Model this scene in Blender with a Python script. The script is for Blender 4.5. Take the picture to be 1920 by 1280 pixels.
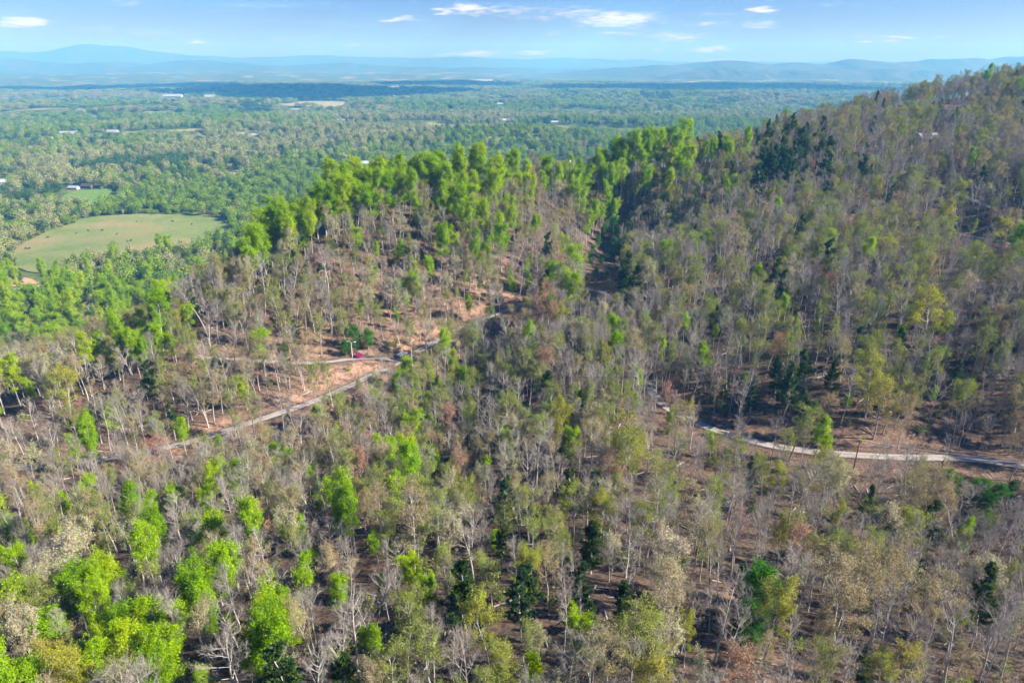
import bpy, math, random
import numpy as np
from mathutils import Vector, Matrix

for o in list(bpy.data.objects):
    bpy.data.objects.remove(o, do_unlink=True)
SC = bpy.context.scene
COL = SC.collection
R = math.radians

# ------------------------------------------------------------------ camera
ZC = 200.0                      # drone height above the valley datum
PITCH = 22.6                    # degrees below the horizon
FPX = 1280.0                    # focal length in pixels of the 1920 px frame
cam = bpy.data.cameras.new('camera')
cam.sensor_width = 36.0
cam.lens = 36.0 * FPX / 1920.0
cam.clip_start = 0.5
cam.clip_end = 200000.0
camo = bpy.data.objects.new('camera', cam)
COL.objects.link(camo)
camo.location = (0, 0, ZC)
camo.rotation_euler = (R(90 - PITCH), 0, 0)
SC.camera = camo

# ------------------------------------------------------------------ sky, sun, exposure
SUN_EL, SUN_AZ = 33.0, 98.0      # azimuth clockwise from the view direction (+Y)
world = bpy.data.worlds.new('World')
SC.world = world
world.use_nodes = True
wn, wl = world.node_tree.nodes, world.node_tree.links
wn.clear()
w_out = wn.new('ShaderNodeOutputWorld')
w_bg = wn.new('ShaderNodeBackground')
w_bg.inputs['Strength'].default_value = 0.05
sky = wn.new('ShaderNodeTexSky')
sky.sky_type = 'NISHITA'
sky.sun_disc = False
sky.sun_elevation = R(SUN_EL)
sky.sun_rotation = R(SUN_AZ)
sky.altitude = 400
sky.air_density = 1.0
sky.dust_density = 0.8
sky.ozone_density = 2.5
wl.new(w_bg.outputs[0], w_out.inputs[0])


def wmath(op, a, b=None, clamp=False):
    n = wn.new('ShaderNodeMath'); n.operation = op; n.use_clamp = clamp
    for i, v in enumerate((a, b)):
        if v is None: continue
        if isinstance(v, (int, float)): n.inputs[i].default_value = v
        else: wl.new(v, n.inputs[i])
    return n.outputs[0]


def wvec(op, a, b):
    n = wn.new('ShaderNodeVectorMath'); n.operation = op
    for i, v in enumerate((a, b)):
        if v is None: continue
        if isinstance(v, tuple): n.inputs[i].default_value = v
        else: wl.new(v, n.inputs[i])
    return n


w_co = wn.new('ShaderNodeTexCoord')
w_sep = wn.new('ShaderNodeSeparateXYZ')
wl.new(w_co.outputs['Generated'], w_sep.inputs[0])
w_az = wmath('ARCTAN2', w_sep.outputs['X'], w_sep.outputs['Y'])
w_el = wmath('ARCSINE', w_sep.outputs['Z'])
w_ae = wn.new('ShaderNodeCombineXYZ')
wl.new(w_az, w_ae.inputs[0]); wl.new(w_el, w_ae.inputs[1])
# fluffy outline: warp the direction a little before the cloud shapes are looked up
w_wm = wvec('MULTIPLY', w_ae.outputs[0], (26.0, 150.0, 1.0))
w_no = wn.new('ShaderNodeTexNoise'); w_no.inputs['Scale'].default_value = 1.0
w_no.inputs['Detail'].default_value = 6.0; w_no.inputs['Roughness'].default_value = 0.6
wl.new(w_wm.outputs[0], w_no.inputs['Vector'])
w_off = wvec('SUBTRACT', w_no.outputs['Color'], (0.5, 0.5, 0.5))
w_offs = wvec('MULTIPLY', w_off.outputs[0], (0.060, 0.018, 0.0))
w_p = wvec('ADD', w_ae.outputs[0], w_offs.outputs[0])
HOR = 640 - FPX * math.tan(R(PITCH))
CLOUDS = [  # frame position the cloud is seen at, half sizes in pixels, strength; turned into sky directions below
    (45, 42, 54, 15, 1), (362, 78, 26, 8, .95), (338, 92, 13, 4, .7), (312, 93, 12, 4, .6), (480, 94, 11, 4, .8), (545, 73, 66, 9, .4), (748, 37, 46, 7, .8), (828, 22, 22, 8, .9), (880, 18, 44, 12, 1),
    (950, 20, 85, 14, .6), (1010, 35, 60, 6, .5), (1080, 25, 90, 16, .6), (1160, 36, 88, 20, .95), (1170, 62, 50, 6, .6), (1040, 62, 20, 6, .5), (1265, 70, 62, 11, .75), (1325, 45, 60, 8, .55),
    (1435, 45, 50, 9, .65), (1430, 18, 42, 7, .95), (660, 84, 14, 5, .9), (722, 90, 10, 4, .75), (838, 102, 15, 4, .9), (890, 101, 60, 6, .95), (1000, 99, 46, 5, .85), (1180, 97, 16, 3.5, .7), (1230, 95, 26, 4, .8),
    (1330, 91, 56, 5.5, .9), (1612, 75, 21, 4.5, .9), (1560, 80, 16, 3.5, .5), (1690, 72, 28, 5, .9), (1668, 77, 28, 5, .85), (1757, 73, 14, 4, .8), (240, 6, 60, 7, .35), (620, 10, 70, 7, .3), (1560, 8, 70, 6, .35)]


def sky_dir(px, py):
    a, b = (px - 960) / FPX, (640 - py) / FPX
    x, y, z = a, math.cos(R(PITCH)) + b * math.sin(R(PITCH)), -math.sin(R(PITCH)) + b * math.cos(R(PITCH))
    return math.degrees(math.atan2(x, y)), math.degrees(math.atan2(z, math.hypot(x, y)))


CLOUDS = [(*sky_dir(px, py), abs(sky_dir(px + hw, py)[0] - sky_dir(px, py)[0]), abs(sky_dir(px, py + hh)[1] - sky_dir(px, py)[1]), st) for px, py, hw, hh, st in CLOUDS]
w_mask = None
for az, el, hw, hh, st in CLOUDS:
    d = wvec('SUBTRACT', w_p.outputs[0], (R(az), R(el), 0.0))
    d = wvec('MULTIPLY', d.outputs[0], (1.0 / R(hw), 1.0 / R(hh), 0.0))
    ln = wn.new('ShaderNodeVectorMath'); ln.operation = 'LENGTH'; wl.new(d.outputs[0], ln.inputs[0])
    mr = wn.new('ShaderNodeMapRange'); mr.interpolation_type = 'SMOOTHSTEP'
    mr.inputs['From Min'].default_value = 1.45; mr.inputs['From Max'].default_value = 0.05
    mr.inputs['To Min'].default_value = 0.0; mr.inputs['To Max'].default_value = st
    wl.new(ln.outputs['Value'], mr.inputs['Value'])
    w_mask = mr.outputs[0] if w_mask is None else wmath('MAXIMUM', w_mask, mr.outputs[0])
# the same scattered fair-weather cloud all around the sky, thinning towards the zenith
w_st = wvec('MULTIPLY', w_ae.outputs[0], (5.0, 62.0, 1.0))
w_n2 = wn.new('ShaderNodeTexNoise'); w_n2.inputs['Scale'].default_value = 1.0; w_n2.inputs['Detail'].default_value = 5.0
wl.new(w_st.outputs[0], w_n2.inputs['Vector'])
w_c2 = wn.new('ShaderNodeMapRange'); w_c2.interpolation_type = 'SMOOTHSTEP'
w_c2.inputs['From Min'].default_value = 0.47; w_c2.inputs['From Max'].default_value = 0.82
w_c2.inputs['To Max'].default_value = 0.55
wl.new(w_n2.outputs['Fac'], w_c2.inputs['Value'])
w_all = wmath('MAXIMUM', w_mask, w_c2.outputs[0])
w_n3 = wn.new('ShaderNodeTexNoise'); w_n3.inputs['Scale'].default_value = 2.2; w_n3.inputs['Detail'].default_value = 6.0
wl.new(w_wm.outputs[0], w_n3.inputs['Vector'])
w_e1 = wmath('ADD', w_all, wmath('MULTIPLY', wmath('SUBTRACT', w_n3.outputs['Fac'], 0.5), 1.7))
w_e2 = wn.new('ShaderNodeMapRange'); w_e2.interpolation_type = 'SMOOTHSTEP'
w_e2.inputs['From Min'].default_value = 0.10; w_e2.inputs['From Max'].default_value = 1.10
wl.new(w_e1, w_e2.inputs['Value'])
w_all = wmath('MULTIPLY', w_e2.outputs[0], wmath('POWER', w_all, 0.45))
w_tint = wn.new('ShaderNodeMix'); w_tint.data_type = 'RGBA'; w_tint.blend_type = 'MULTIPLY'
w_tint.inputs[0].default_value = 1.0
wl.new(sky.outputs[0], w_tint.inputs[6]); w_tint.inputs[7].default_value = (0.50, 0.56, 1.02, 1)
w_hz = wn.new('ShaderNodeMapRange'); w_hz.interpolation_type = 'SMOOTHSTEP'
w_hz.inputs['From Min'].default_value = R(-0.5); w_hz.inputs['From Max'].default_value = R(5.5)
wl.new(w_el, w_hz.inputs['Value'])
w_tc = wn.new('ShaderNodeMix'); w_tc.data_type = 'RGBA'; wl.new(w_hz.outputs[0], w_tc.inputs[0])
w_tc.inputs[6].default_value = (0.80, 0.82, 1.14, 1); w_tc.inputs[7].default_value = (0.38, 0.54, 1.18, 1)
wl.new(w_tc.outputs[2], w_tint.inputs[7])
w_mix = wn.new('ShaderNodeMix'); w_mix.data_type = 'RGBA'
wl.new(w_all, w_mix.inputs[0]); wl.new(w_tint.outputs[2], w_mix.inputs[6])
w_mix.inputs[7].default_value = (8.6, 8.7, 8.9, 1)
wl.new(w_mix.outputs[2], w_bg.inputs[0])

sun = bpy.data.lights.new('sun', 'SUN')
sun.energy = 5.0
sun.angle = R(0.53)
sun.color = (1.0, 0.955, 0.88)
suno = bpy.data.objects.new('sun', sun)
COL.objects.link(suno)
SUND = Vector((math.sin(R(SUN_AZ)) * math.cos(R(SUN_EL)), math.cos(R(SUN_AZ)) * math.cos(R(SUN_EL)), math.sin(R(SUN_EL))))
suno.rotation_euler = SUND.to_track_quat('Z', 'Y').to_euler()
SC.view_settings.view_transform = 'Standard'
SC.view_settings.look = 'None'
SC.view_settings.exposure = 1.45
SC.view_settings.gamma = 1.0
SC.view_settings.use_curve_mapping = False
SC.render.engine = 'CYCLES'
SC.cycles.max_bounces = 3
SC.cycles.diffuse_bounces = 1
SC.cycles.transmission_bounces = 2
SC.cycles.glossy_bounces = 1
SC.cycles.volume_bounces = 0
SC.cycles.transparent_max_bounces = 8
SC.cycles.use_denoising = True
SC.cycles.use_adaptive_sampling = True
SC.cycles.adaptive_threshold = 0.03

rng = np.random.default_rng(7)
random.seed(7)

# ------------------------------------------------------------------ helpers
CP, SP = math.cos(R(PITCH)), math.sin(R(PITCH))


def ray(px, py):
    a, b = (px - 960) / FPX, (640 - py) / FPX
    return np.array([a, CP + b * SP, -SP + b * CP])


def at_drop(px, py, drop):
    d = ray(px, py); t = drop / -d[2]
    return d[0] * t, d[1] * t


def at_dist(px, py, dist):
    d = ray(px, py); d = d / np.linalg.norm(d)
    return d * dist


def project(x, y, z):
    zr = np.asarray(z) - ZC
    dep = y * CP - zr * SP
    up = y * SP + zr * CP
    dep = np.where(dep < 1, 1, dep)
    return 960 + FPX * x / dep, 640 - FPX * up / dep, dep


def tag(o, label=None, cat=None, group=None, kind=None):
    if label: o['label'] = label
    if cat: o['category'] = cat
    if group: o['group'] = group
    if kind: o['kind'] = kind
    return o


def mesh_from(name, v, f, mats=(), mat_idx=None, smooth=False):
    m = bpy.data.meshes.new(name)
    v = np.asarray(v, dtype=np.float32)
    if isinstance(f, np.ndarray):
        k = f.shape[1]
        m.vertices.add(len(v)); m.vertices.foreach_set('co', v.ravel())
        m.loops.add(f.size); m.loops.foreach_set('vertex_index', f.astype(np.int32).ravel())
        m.polygons.add(len(f))
        m.polygons.foreach_set('loop_start', np.arange(0, f.size, k, dtype=np.int32))
        m.update(calc_edges=True)
    else:
        m.from_pydata(v.tolist(), [], f)
    for mt in mats: m.materials.append(mt)
    if mat_idx is not None: m.polygons.foreach_set('material_index', np.asarray(mat_idx, dtype=np.int32))
    if smooth: m.polygons.foreach_set('use_smooth', np.ones(len(m.polygons), dtype=bool))
    m.update()
    return m


def obj(name, mesh, parent=None, loc=None):
    o = bpy.data.objects.new(name, mesh)
    COL.objects.link(o)
    if parent: o.parent = parent
    if loc is not None: o.location = loc
    return o


class MB:
    """collects boxes, tubes and loose faces into one mesh"""
    def __init__(s): s.v, s.f, s.m = [], [], []
    def add(s, v, f, mi=0):
        b = len(s.v); s.v += [tuple(p) for p in v]
        s.f += [tuple(i + b for i in q) for q in f]; s.m += [mi] * len(f)
    def box(s, x0, x1, y0, y1, z0, z1, mi=0):
        s.add([(x0, y0, z0), (x1, y0, z0), (x1, y1, z0), (x0, y1, z0), (x0, y0, z1), (x1, y0, z1), (x1, y1, z1), (x0, y1, z1)],
              [(0, 3, 2, 1), (4, 5, 6, 7), (0, 1, 5, 4), (1, 2, 6, 5), (2, 3, 7, 6), (3, 0, 4, 7)], mi)
    def tube(s, pts, rad, n=6, mi=0, cap=True):
        pts = [Vector(p) for p in pts]; vs, fs = [], []
        for i, p in enumerate(pts):
            d = (pts[min(i + 1, len(pts) - 1)] - pts[max(i - 1, 0)]).normalized()
            u = d.orthogonal().normalized() if abs(d.z) > 0.95 else Vector((0, 0, 1)).cross(d).normalized()
            w = d.cross(u)
            for k in range(n):
                a = 2 * math.pi * k / n
                vs.append(p + (u * math.cos(a) + w * math.sin(a)) * rad[i])
        for i in range(len(pts) - 1):
            for k in range(n):
                fs.append((i * n + k, i * n + (k + 1) % n, (i + 1) * n + (k + 1) % n, (i + 1) * n + k))
        if cap:
            fs.append(tuple(range(n))[::-1]); fs.append(tuple((len(pts) - 1) * n + k for k in range(n)))
        s.add(vs, fs, mi)
    def build(s, name, mats, parent=None, smooth=False):
        me = mesh_from(name, s.v, s.f, mats if isinstance(mats, (list, tuple)) else [mats], s.m, smooth)
        return obj(name, me, parent)


def smooth01(a, b, x):
    t = np.clip((x - a) / (b - a), 0, 1); return t * t * (3 - 2 * t)


_perm = rng.random((256, 256))


def vnoise(x, y):
    xi, yi = np.floor(x).astype(int), np.floor(y).astype(int)
    fx, fy = x - xi, y - yi
    fx, fy = fx * fx * (3 - 2 * fx), fy * fy * (3 - 2 * fy)
    g = lambda i, j: _perm[i & 255, j & 255]
    return (g(xi, yi) * (1 - fx) + g(xi + 1, yi) * fx) * (1 - fy) + (g(xi, yi + 1) * (1 - fx) + g(xi + 1, yi + 1) * fx) * fy - 0.5


def fbm(x, y, s, n=4):
    a, t = 1.0, 0
    for i in range(n):
        t = t + a * vnoise(x / s + 17.3 * i, y / s + 5.1 * i); a *= 0.5; s *= 0.5
    return t


# ------------------------------------------------------------------ materials
def new_mat(name):
    m = bpy.data.materials.new(name); m.use_nodes = True
    n, l = m.node_tree.nodes, m.node_tree.links
    b = n['Principled BSDF']
    b.inputs['Roughness'].default_value = 0.85
    b.inputs['Specular IOR Level'].default_value = 0.15
    return m, n, l, b


def ramp(n, cols, pos=None):
    r = n.new('ShaderNodeValToRGB'); e = r.color_ramp.elements
    while len(e) < len(cols): e.new(0.5)
    for i, c in enumerate(cols):
        e[i].position = pos[i] if pos else i / max(1, len(cols) - 1)
        e[i].color = (*c, 1)
    return r


def plain(name, col, rough=0.8, spec=0.2, noise=0.0, scale=8.0):
    m, n, l, b = new_mat(name)
    b.inputs['Roughness'].default_value = rough; b.inputs['Specular IOR Level'].default_value = spec
    b.inputs['Base Color'].default_value = (*col, 1)
    if noise:
        t = n.new('ShaderNodeTexNoise'); t.inputs['Scale'].default_value = scale; t.inputs['Detail'].default_value = 5
        c = n.new('ShaderNodeTexCoord'); l.new(c.outputs['Object'], t.inputs['Vector'])
        r = ramp(n, [tuple(max(0, k * (1 - noise)) for k in col), tuple(min(1, k * (1 + noise)) for k in col)], [0.3, 0.7])
        l.new(t.outputs['Fac'], r.inputs[0]); l.new(r.outputs[0], b.inputs['Base Color'])
    return m


def leaf_mat(name, cols, trans=0.35, island=0.35):
    """tree-to-tree colour from the object's random value, leaf-to-leaf brightness from the island's"""
    m, n, l, b = new_mat(name)
    oi = n.new('ShaderNodeObjectInfo'); r = ramp(n, cols); l.new(oi.outputs['Random'], r.inputs[0])
    g = n.new('ShaderNodeNewGeometry')
    hv = n.new('ShaderNodeHueSaturation')
    mr = n.new('ShaderNodeMapRange'); mr.inputs['To Min'].default_value = 1 - island; mr.inputs['To Max'].default_value = 1 + island
    l.new(g.outputs['Random Per Island'], mr.inputs['Value']); l.new(mr.outputs[0], hv.inputs['Value'])
    l.new(r.outputs[0], hv.inputs['Color']); l.new(hv.outputs[0], b.inputs['Base Color'])
    b.inputs['Roughness'].default_value = 0.7; b.inputs['Specular IOR Level'].default_value = 0.04
    tr = n.new('ShaderNodeBsdfTranslucent'); l.new(hv.outputs[0], tr.inputs['Color'])
    mx = n.new('ShaderNodeMixShader'); mx.inputs[0].default_value = trans
    l.new(b.outputs[0], mx.inputs[1]); l.new(tr.outputs[0], mx.inputs[2])
    l.new(mx.outputs[0], n['Material Output'].inputs[0])
    return m


M = {}
M['bark'] = leaf_mat('bark', [(0.26, 0.23, 0.20), (0.42, 0.385, 0.34), (0.32, 0.295, 0.265), (0.50, 0.46, 0.41)], 0.0, 0.15)
M['twig'] = leaf_mat('twig', [(0.21, 0.18, 0.145), (0.31, 0.27, 0.225), (0.25, 0.23, 0.195), (0.36, 0.32, 0.265)], 0.0, 0.25)
M['bud_tan'] = leaf_mat('bud_tan', [(0.33, 0.27, 0.13), (0.40, 0.33, 0.17), (0.30, 0.27, 0.10), (0.38, 0.27, 0.13)])
M['bud_olive'] = leaf_mat('bud_olive', [(0.19, 0.24, 0.035), (0.27, 0.32, 0.04), (0.23, 0.26, 0.05), (0.26, 0.34, 0.045)])
M['leaf_green'] = leaf_mat('leaf_green', [(0.19, 0.36, 0.004), (0.33, 0.50, 0.003), (0.23, 0.42, 0.004), (0.40, 0.53, 0.004), (0.28, 0.46, 0.006)], 0.45)
M['leaf_yellow'] = leaf_mat('leaf_yellow', [(0.31, 0.34, 0.03), (0.37, 0.37, 0.03), (0.29, 0.34, 0.05), (0.38, 0.33, 0.05)], 0.4)
M['blossom'] = leaf_mat('blossom', [(0.46, 0.43, 0.25), (0.41, 0.40, 0.21), (0.48, 0.41, 0.27), (0.40, 0.42, 0.20)], 0.35)
M['leaf_russet'] = leaf_mat('leaf_russet', [(0.44, 0.20, 0.13), (0.38, 0.22, 0.13), (0.42, 0.25, 0.13), (0.40, 0.19, 0.15)], 0.35)
M['needle'] = leaf_mat('needle', [(0.075, 0.135, 0.03), (0.095, 0.165, 0.04), (0.075, 0.15, 0.06), (0.13, 0.18, 0.03)], 0.4)
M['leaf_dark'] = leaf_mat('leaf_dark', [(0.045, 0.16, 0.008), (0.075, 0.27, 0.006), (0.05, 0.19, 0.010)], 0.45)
M['valley_leaf'] = leaf_mat('valley_leaf', [(0.05, 0.12, 0.018), (0.09, 0.18, 0.025), (0.28, 0.25, 0.13), (0.07, 0.15, 0.03), (0.34, 0.30, 0.17),
                                            (0.15, 0.18, 0.06), (0.30, 0.24, 0.15), (0.04, 0.085, 0.025), (0.24, 0.23, 0.10)], 0.15, 0.2)
M['wood_far'] = plain('wood_far', (0.2, 0.17, 0.14))

# ------------------------------------------------------------------ terrain
GROUND = [  # frame position of a piece of ground and how far it lies below the drone (survey estimates)
    (0, 1280, 84), (480, 1280, 79), (960, 1280, 76), (1440, 1280, 78), (1920, 1280, 86), (960, 1480, 72), (200, 1480, 76), (1800, 1480, 78),
    (0, 1080, 98), (480, 1060, 92), (960, 1040, 88), (1440, 1040, 91), (1920, 1050, 95), (1830, 935, 111), (1650, 960, 100), (1990, 950, 92),
    (0, 885, 110), (360, 832, 109), (640, 728, 107), (790, 656, 104), (890, 602, 103), (980, 570, 102), (1120, 544, 104),
    (1240, 765, 101), (1320, 800, 98), (1500, 845, 95), (1700, 852, 94), (1920, 880, 94),
    (840, 800, 118), (780, 880, 107), (900, 720, 118), (960, 650, 111), (1060, 660, 94), (1110, 760, 93), (1130, 860, 92), (1060, 600, 97), (1190, 680, 105),
    (1150, 440, 97), (1190, 340, 86), (1218, 505, 88), (1250, 560, 89), (1290, 640, 92), (1135, 490, 107),
    (700, 560, 96), (900, 490, 89), (600, 620, 100), (500, 570, 97), (1000, 430, 84), (450, 650, 102), (300, 700, 105), (150, 720, 109), (0, 760, 113),
    (480, 740, 106), (250, 790, 110),
    (1600, 600, 83), (1600, 480, 80), (1600, 350, 68), (1600, 250, 52), (1850, 700, 86), (1900, 500, 80), (1900, 350, 63), (1900, 230, 43),
    (1300, 620, 98), (1300, 480, 90), (1300, 360, 74), (1400, 720, 92), (1450, 560, 89), (1750, 780, 90),
    (2350, 950, 92), (2350, 650, 72), (2300, 350, 44), (-450, 900, 122), (-450, 1250, 96),
]
CREST = [  # tree tops along the skyline of the near ridge and their distance
    (-500, 760, 235), (-200, 715, 242), (0, 668, 250), (100, 632, 256), (250, 582, 264), (370, 525, 275), (450, 442, 300), (560, 388, 322),
    (650, 325, 350), (800, 310, 372), (1000, 290, 402), (1200, 268, 435), (1400, 238, 485), (1500, 200, 545), (1600, 172, 605), (1750, 143, 660), (1920, 112, 715), (2300, 70, 780)]
TOPH = 18.0
cp = [(*at_drop(px, py, dr), -dr) for px, py, dr in GROUND]
crest_az, crest_r = [], []
for px, py, ds in CREST:
    p = at_dist(px, py, ds)
    cp.append((p[0], p[1], p[2] - TOPH))
    crest_az.append(math.atan2(p[0], p[1])); crest_r.append(math.hypot(p[0], p[1]))
    k = 1 + 70.0 / crest_r[-1]
    cp.append((p[0] * k, p[1] * k, p[2] - TOPH - 16))
cp = np.array(cp)
cp = np.vstack([cp, [(-150, -120, -70), (150, -120, -74), (0, -300, -60)]])


def tps_fit(P, lam=60.0):
    n = len(P); d = np.hypot(P[:, None, 0] - P[None, :, 0], P[:, None, 1] - P[None, :, 1])
    K = np.where(d > 0, d * d * np.log(np.maximum(d, 1e-9)), 0) + lam * np.eye(n) * 10
    A = np.zeros((n + 3, n + 3)); A[:n, :n] = K; A[:n, n] = 1; A[:n, n + 1:] = P[:, :2]
    A[n, :n] = 1; A[n + 1:, :n] = P[:, :2].T
    b = np.zeros(n + 3); b[:n] = P[:, 2]
    return np.linalg.solve(A, b)


W = tps_fit(cp)


def tps(x, y):
    n = len(cp); out = W[n] + W[n + 1] * x + W[n + 2] * y
    for i in range(n):
        d2 = (x - cp[i, 0]) ** 2 + (y - cp[i, 1]) ** 2
        out = out + W[i] * 0.5 * d2 * np.log(np.maximum(d2, 1e-9))
    return out


KNOLLS = [(235, 446, 735, 8, 95, 75), (940, 262, 1500, 30, 260, 150), (560, 285, 1250, 8, 200, 150), (1180, 240, 1900, 14, 420, 200), (300, 230, 2000, 10, 500, 200), (120, 190, 3300, 18, 900, 300),
          (700, 200, 2900, 18, 800, 250), (1300, 190, 3600, 35, 700, 350), (560, 178, 4600, 30, 1500, 400)]


def valley(x, y):
    r = np.hypot(x, y)
    z = -176 - 34 * smooth01(900, 5500, r) - 60 * smooth01(9000, 30000, r)
    z = z + fbm(x, y, 420, 3) * 16 * smooth01(750, 2200, r) + fbm(x + 900, y, 2600, 4) * 60 * smooth01(3000, 9000, r)
    for px, py, ds, h, sx, sy in KNOLLS:
        p = at_dist(px, py, ds)
        z = z + h * np.exp(-((x - p[0]) / sx) ** 2 - ((y - p[1]) / sy) ** 2)
    return z


def raw_height(x, y):
    az = np.arctan2(x, np.maximum(y, 1.0)); r = np.hypot(x, y)
    cr = np.interp(az, crest_az, crest_r)
    near = tps(np.clip(x, -700, 900), np.clip(y, -400, 900)) + fbm(x, y, 38, 3) * 2.6
    return ZC + np.where(r > cr + 345, valley(x, y), near + (valley(x, y) - near) * smooth01(cr + 12, cr + 345, r))


def axis(a, b, step, lo, hi, g):
    c = list(np.arange(a, b + 1e-6, step)); s = step
    while c[-1] < hi: s *= g; c.append(c[-1] + s)
    s = step; l = [a]
    while l[-1] > lo: s *= g; l.append(l[-1] - s)
    return np.array(l[:0:-1] + c)


GX = axis(-300, 400, 2.6, -24000, 24000, 1.045)
GY = axis(36, 560, 2.6, -1500, 20500, 1.030)
XX, YY = np.meshgrid(GX, GY)
ZZ = raw_height(XX, YY)


def height(x, y):
    x = np.asarray(x, float); y = np.asarray(y, float)
    i = np.clip(np.searchsorted(GX, x) - 1, 0, len(GX) - 2); j = np.clip(np.searchsorted(GY, y) - 1, 0, len(GY) - 2)
    u = (x - GX[i]) / (GX[i + 1] - GX[i]); v = (y - GY[j]) / (GY[j + 1] - GY[j])
    return (ZZ[j, i] * (1 - u) + ZZ[j, i + 1] * u) * (1 - v) + (ZZ[j + 1, i] * (1 - u) + ZZ[j + 1, i + 1] * u) * v


_T = 45.0 * 1.012 ** np.arange(0, 540)


def hit(px, py, up=0.0):
    """where the line of sight through a frame position meets the ground (or a surface UP metres over it)"""
    d = ray(px, py); d = d / np.linalg.norm(d)
    P = d[None, :] * _T[:, None]
    h = P[:, 2] + ZC - height(P[:, 0], P[:, 1]) - up
    k = int(np.argmax(h <= 0))
    if h[k] > 0: return None
    if k == 0: t = _T[0]
    else: t = _T[k - 1] + (_T[k] - _T[k - 1]) * h[k - 1] / (h[k - 1] - h[k])
    return d[0] * t, d[1] * t


def densify(pts, step):
    pts = np.array(pts); out = []
    n = len(pts)
    for i in range(n - 1):
        p0, p1, p2, p3 = pts[max(i - 1, 0)], pts[i], pts[i + 1], pts[min(i + 2, n - 1)]
        m = max(2, int(np.linalg.norm(p2 - p1) / step))
        for k in range(m):
            t = k / m
            out.append(0.5 * ((2 * p1) + (-p0 + p2) * t + (2 * p0 - 5 * p1 + 4 * p2 - p3) * t * t + (-p0 + 3 * p1 - 3 * p2 + p3) * t ** 3))
    out.append(pts[-1]); return np.array(out)


def smooth_line(a, k, it):
    for _ in range(it):
        b = a.copy(); b[1:-1] = a[1:-1] * (1 - k) + 0.5 * k * (a[:-2] + a[2:]); a = b
    return a


ROADS = {
    'gravel_road': ([(-250, 905), (-120, 897), (0, 886), (120, 873), (250, 856), (350, 833), (400, 816), (470, 791), (540, 768), (600, 748), (660, 723), (705, 700),
                     (750, 679), (790, 656), (840, 628), (890, 603), (930, 588), (980, 571), (1035, 554), (1085, 546), (1120, 545), (1148, 556), (1163, 582), (1174, 620),
                     (1190, 665), (1213, 715), (1243, 763), (1320, 800), (1400, 826), (1500, 845), (1600, 852), (1700, 853), (1800, 862), (1920, 882), (2060, 905)], 3.3),
    'driveway': ([(752, 676), (728, 674), (705, 668), (680, 666), (655, 669), (622, 681), (590, 687), (540, 682), (480, 677), (400, 671), (350, 668)], 2.6),
    'hillside_lane': ([(1560, 398), (1620, 405), (1690, 418), (1755, 430), (1800, 440), (1850, 449), (1910, 461), (1980, 475)], 4.0),
    'upper_lane': ([(1700, 322), (1745, 340), (1790, 362), (1825, 377), (1860, 390), (1920, 420), (1990, 450)], 4.2),
}
road_lines = {}
for nm, (pts, wd) in ROADS.items():
    g = [hit(*p) for p in pts]
    ln = smooth_line(densify(g, 2.5), 0.6, 12)
    z = smooth_line(height(ln[:, 0], ln[:, 1]), 0.9, 40)
    road_lines[nm] = (ln, z, wd)
EDGE = np.full(XX.shape, 1e9)
for nm, (ln, z, wd) in road_lines.items():
    x0, x1, y0, y1 = ln[:, 0].min() - 16, ln[:, 0].max() + 16, ln[:, 1].min() - 16, ln[:, 1].max() + 16
    i0, i1, j0, j1 = np.searchsorted(GX, x0), np.searchsorted(GX, x1), np.searchsorted(GY, y0), np.searchsorted(GY, y1)
    sx, sy = XX[j0:j1, i0:i1], YY[j0:j1, i0:i1]
    best = np.full(sx.shape, 1e9); bz = np.zeros(sx.shape)
    for p, zz in zip(ln, z):
        d = (sx - p[0]) ** 2 + (sy - p[1]) ** 2
        m = d < best; best[m] = d[m]; bz[m] = zz
    best = np.sqrt(best)
    w = 1 - smooth01(wd * 0.5 + 1.6, wd * 0.5 + 7.5, best)
    ZZ[j0:j1, i0:i1] = ZZ[j0:j1, i0:i1] * (1 - w) + (bz - 0.12) * w
    EDGE[j0:j1, i0:i1] = np.minimum(EDGE[j0:j1, i0:i1], best)


def road_dist(x, y):
    x = np.asarray(x, float); y = np.asarray(y, float)
    i = np.clip(np.rint(np.interp(x, GX, np.arange(len(GX)))).astype(int), 0, len(GX) - 1); j = np.clip(np.rint(np.interp(y, GY, np.arange(len(GY)))).astype(int), 0, len(GY) - 1)
    return EDGE[j, i]


# bare clay: cut banks over the left road, the yard by the driveway, washes in the woods; broad faint spots paint sunlit brightness onto the spur slope
CLAY_AND_SUN = np.exp(-((EDGE - 6.0) / 2.5) ** 2) * 0.42
for px, py, sx, sy, k in [(640, 712, 9, 4, 1.0), (740, 570, 60, 34, .26), (600, 650, 40, 20, .2), (950, 500, 45, 25, .25), (590, 722, 7, 4, .8), (700, 690, 6, 4, 1.0), (830, 620, 12, 3, 1.0), (770, 642, 8, 3, 0.9), (940, 560, 12, 6, .7), (680, 540, 10, 8, .9),
                          (560, 640, 12, 8, .8), (730, 590, 18, 10, .6), (420, 800, 8, 4, .9), (285, 850, 9, 5, 1.1), (540, 755, 16, 4, 1.0), (1400, 1130, 6, 4, .8), (1450, 1270, 8, 4, .8),
                          (1590, 1020, 8, 4, .7), (60, 1140, 6, 4, 1.0), (560, 1000, 5, 4, .9), (640, 905, 5, 4, .8), (1800, 470, 20, 12, .7), (1700, 440, 20, 10, .6), (350, 920, 10, 6, .5), (700, 920, 6, 5, .7),
                          (150, 560 + 520, 6, 4, .7), (800, 560, 16, 9, .55), (900, 520, 14, 8, .5)]:
    h = hit(px, py)
    if h: CLAY_AND_SUN += k * np.exp(-((XX - h[0]) / sx) ** 2 - ((YY - h[1]) / sy) ** 2)
RAD = np.hypot(XX, YY)
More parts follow.
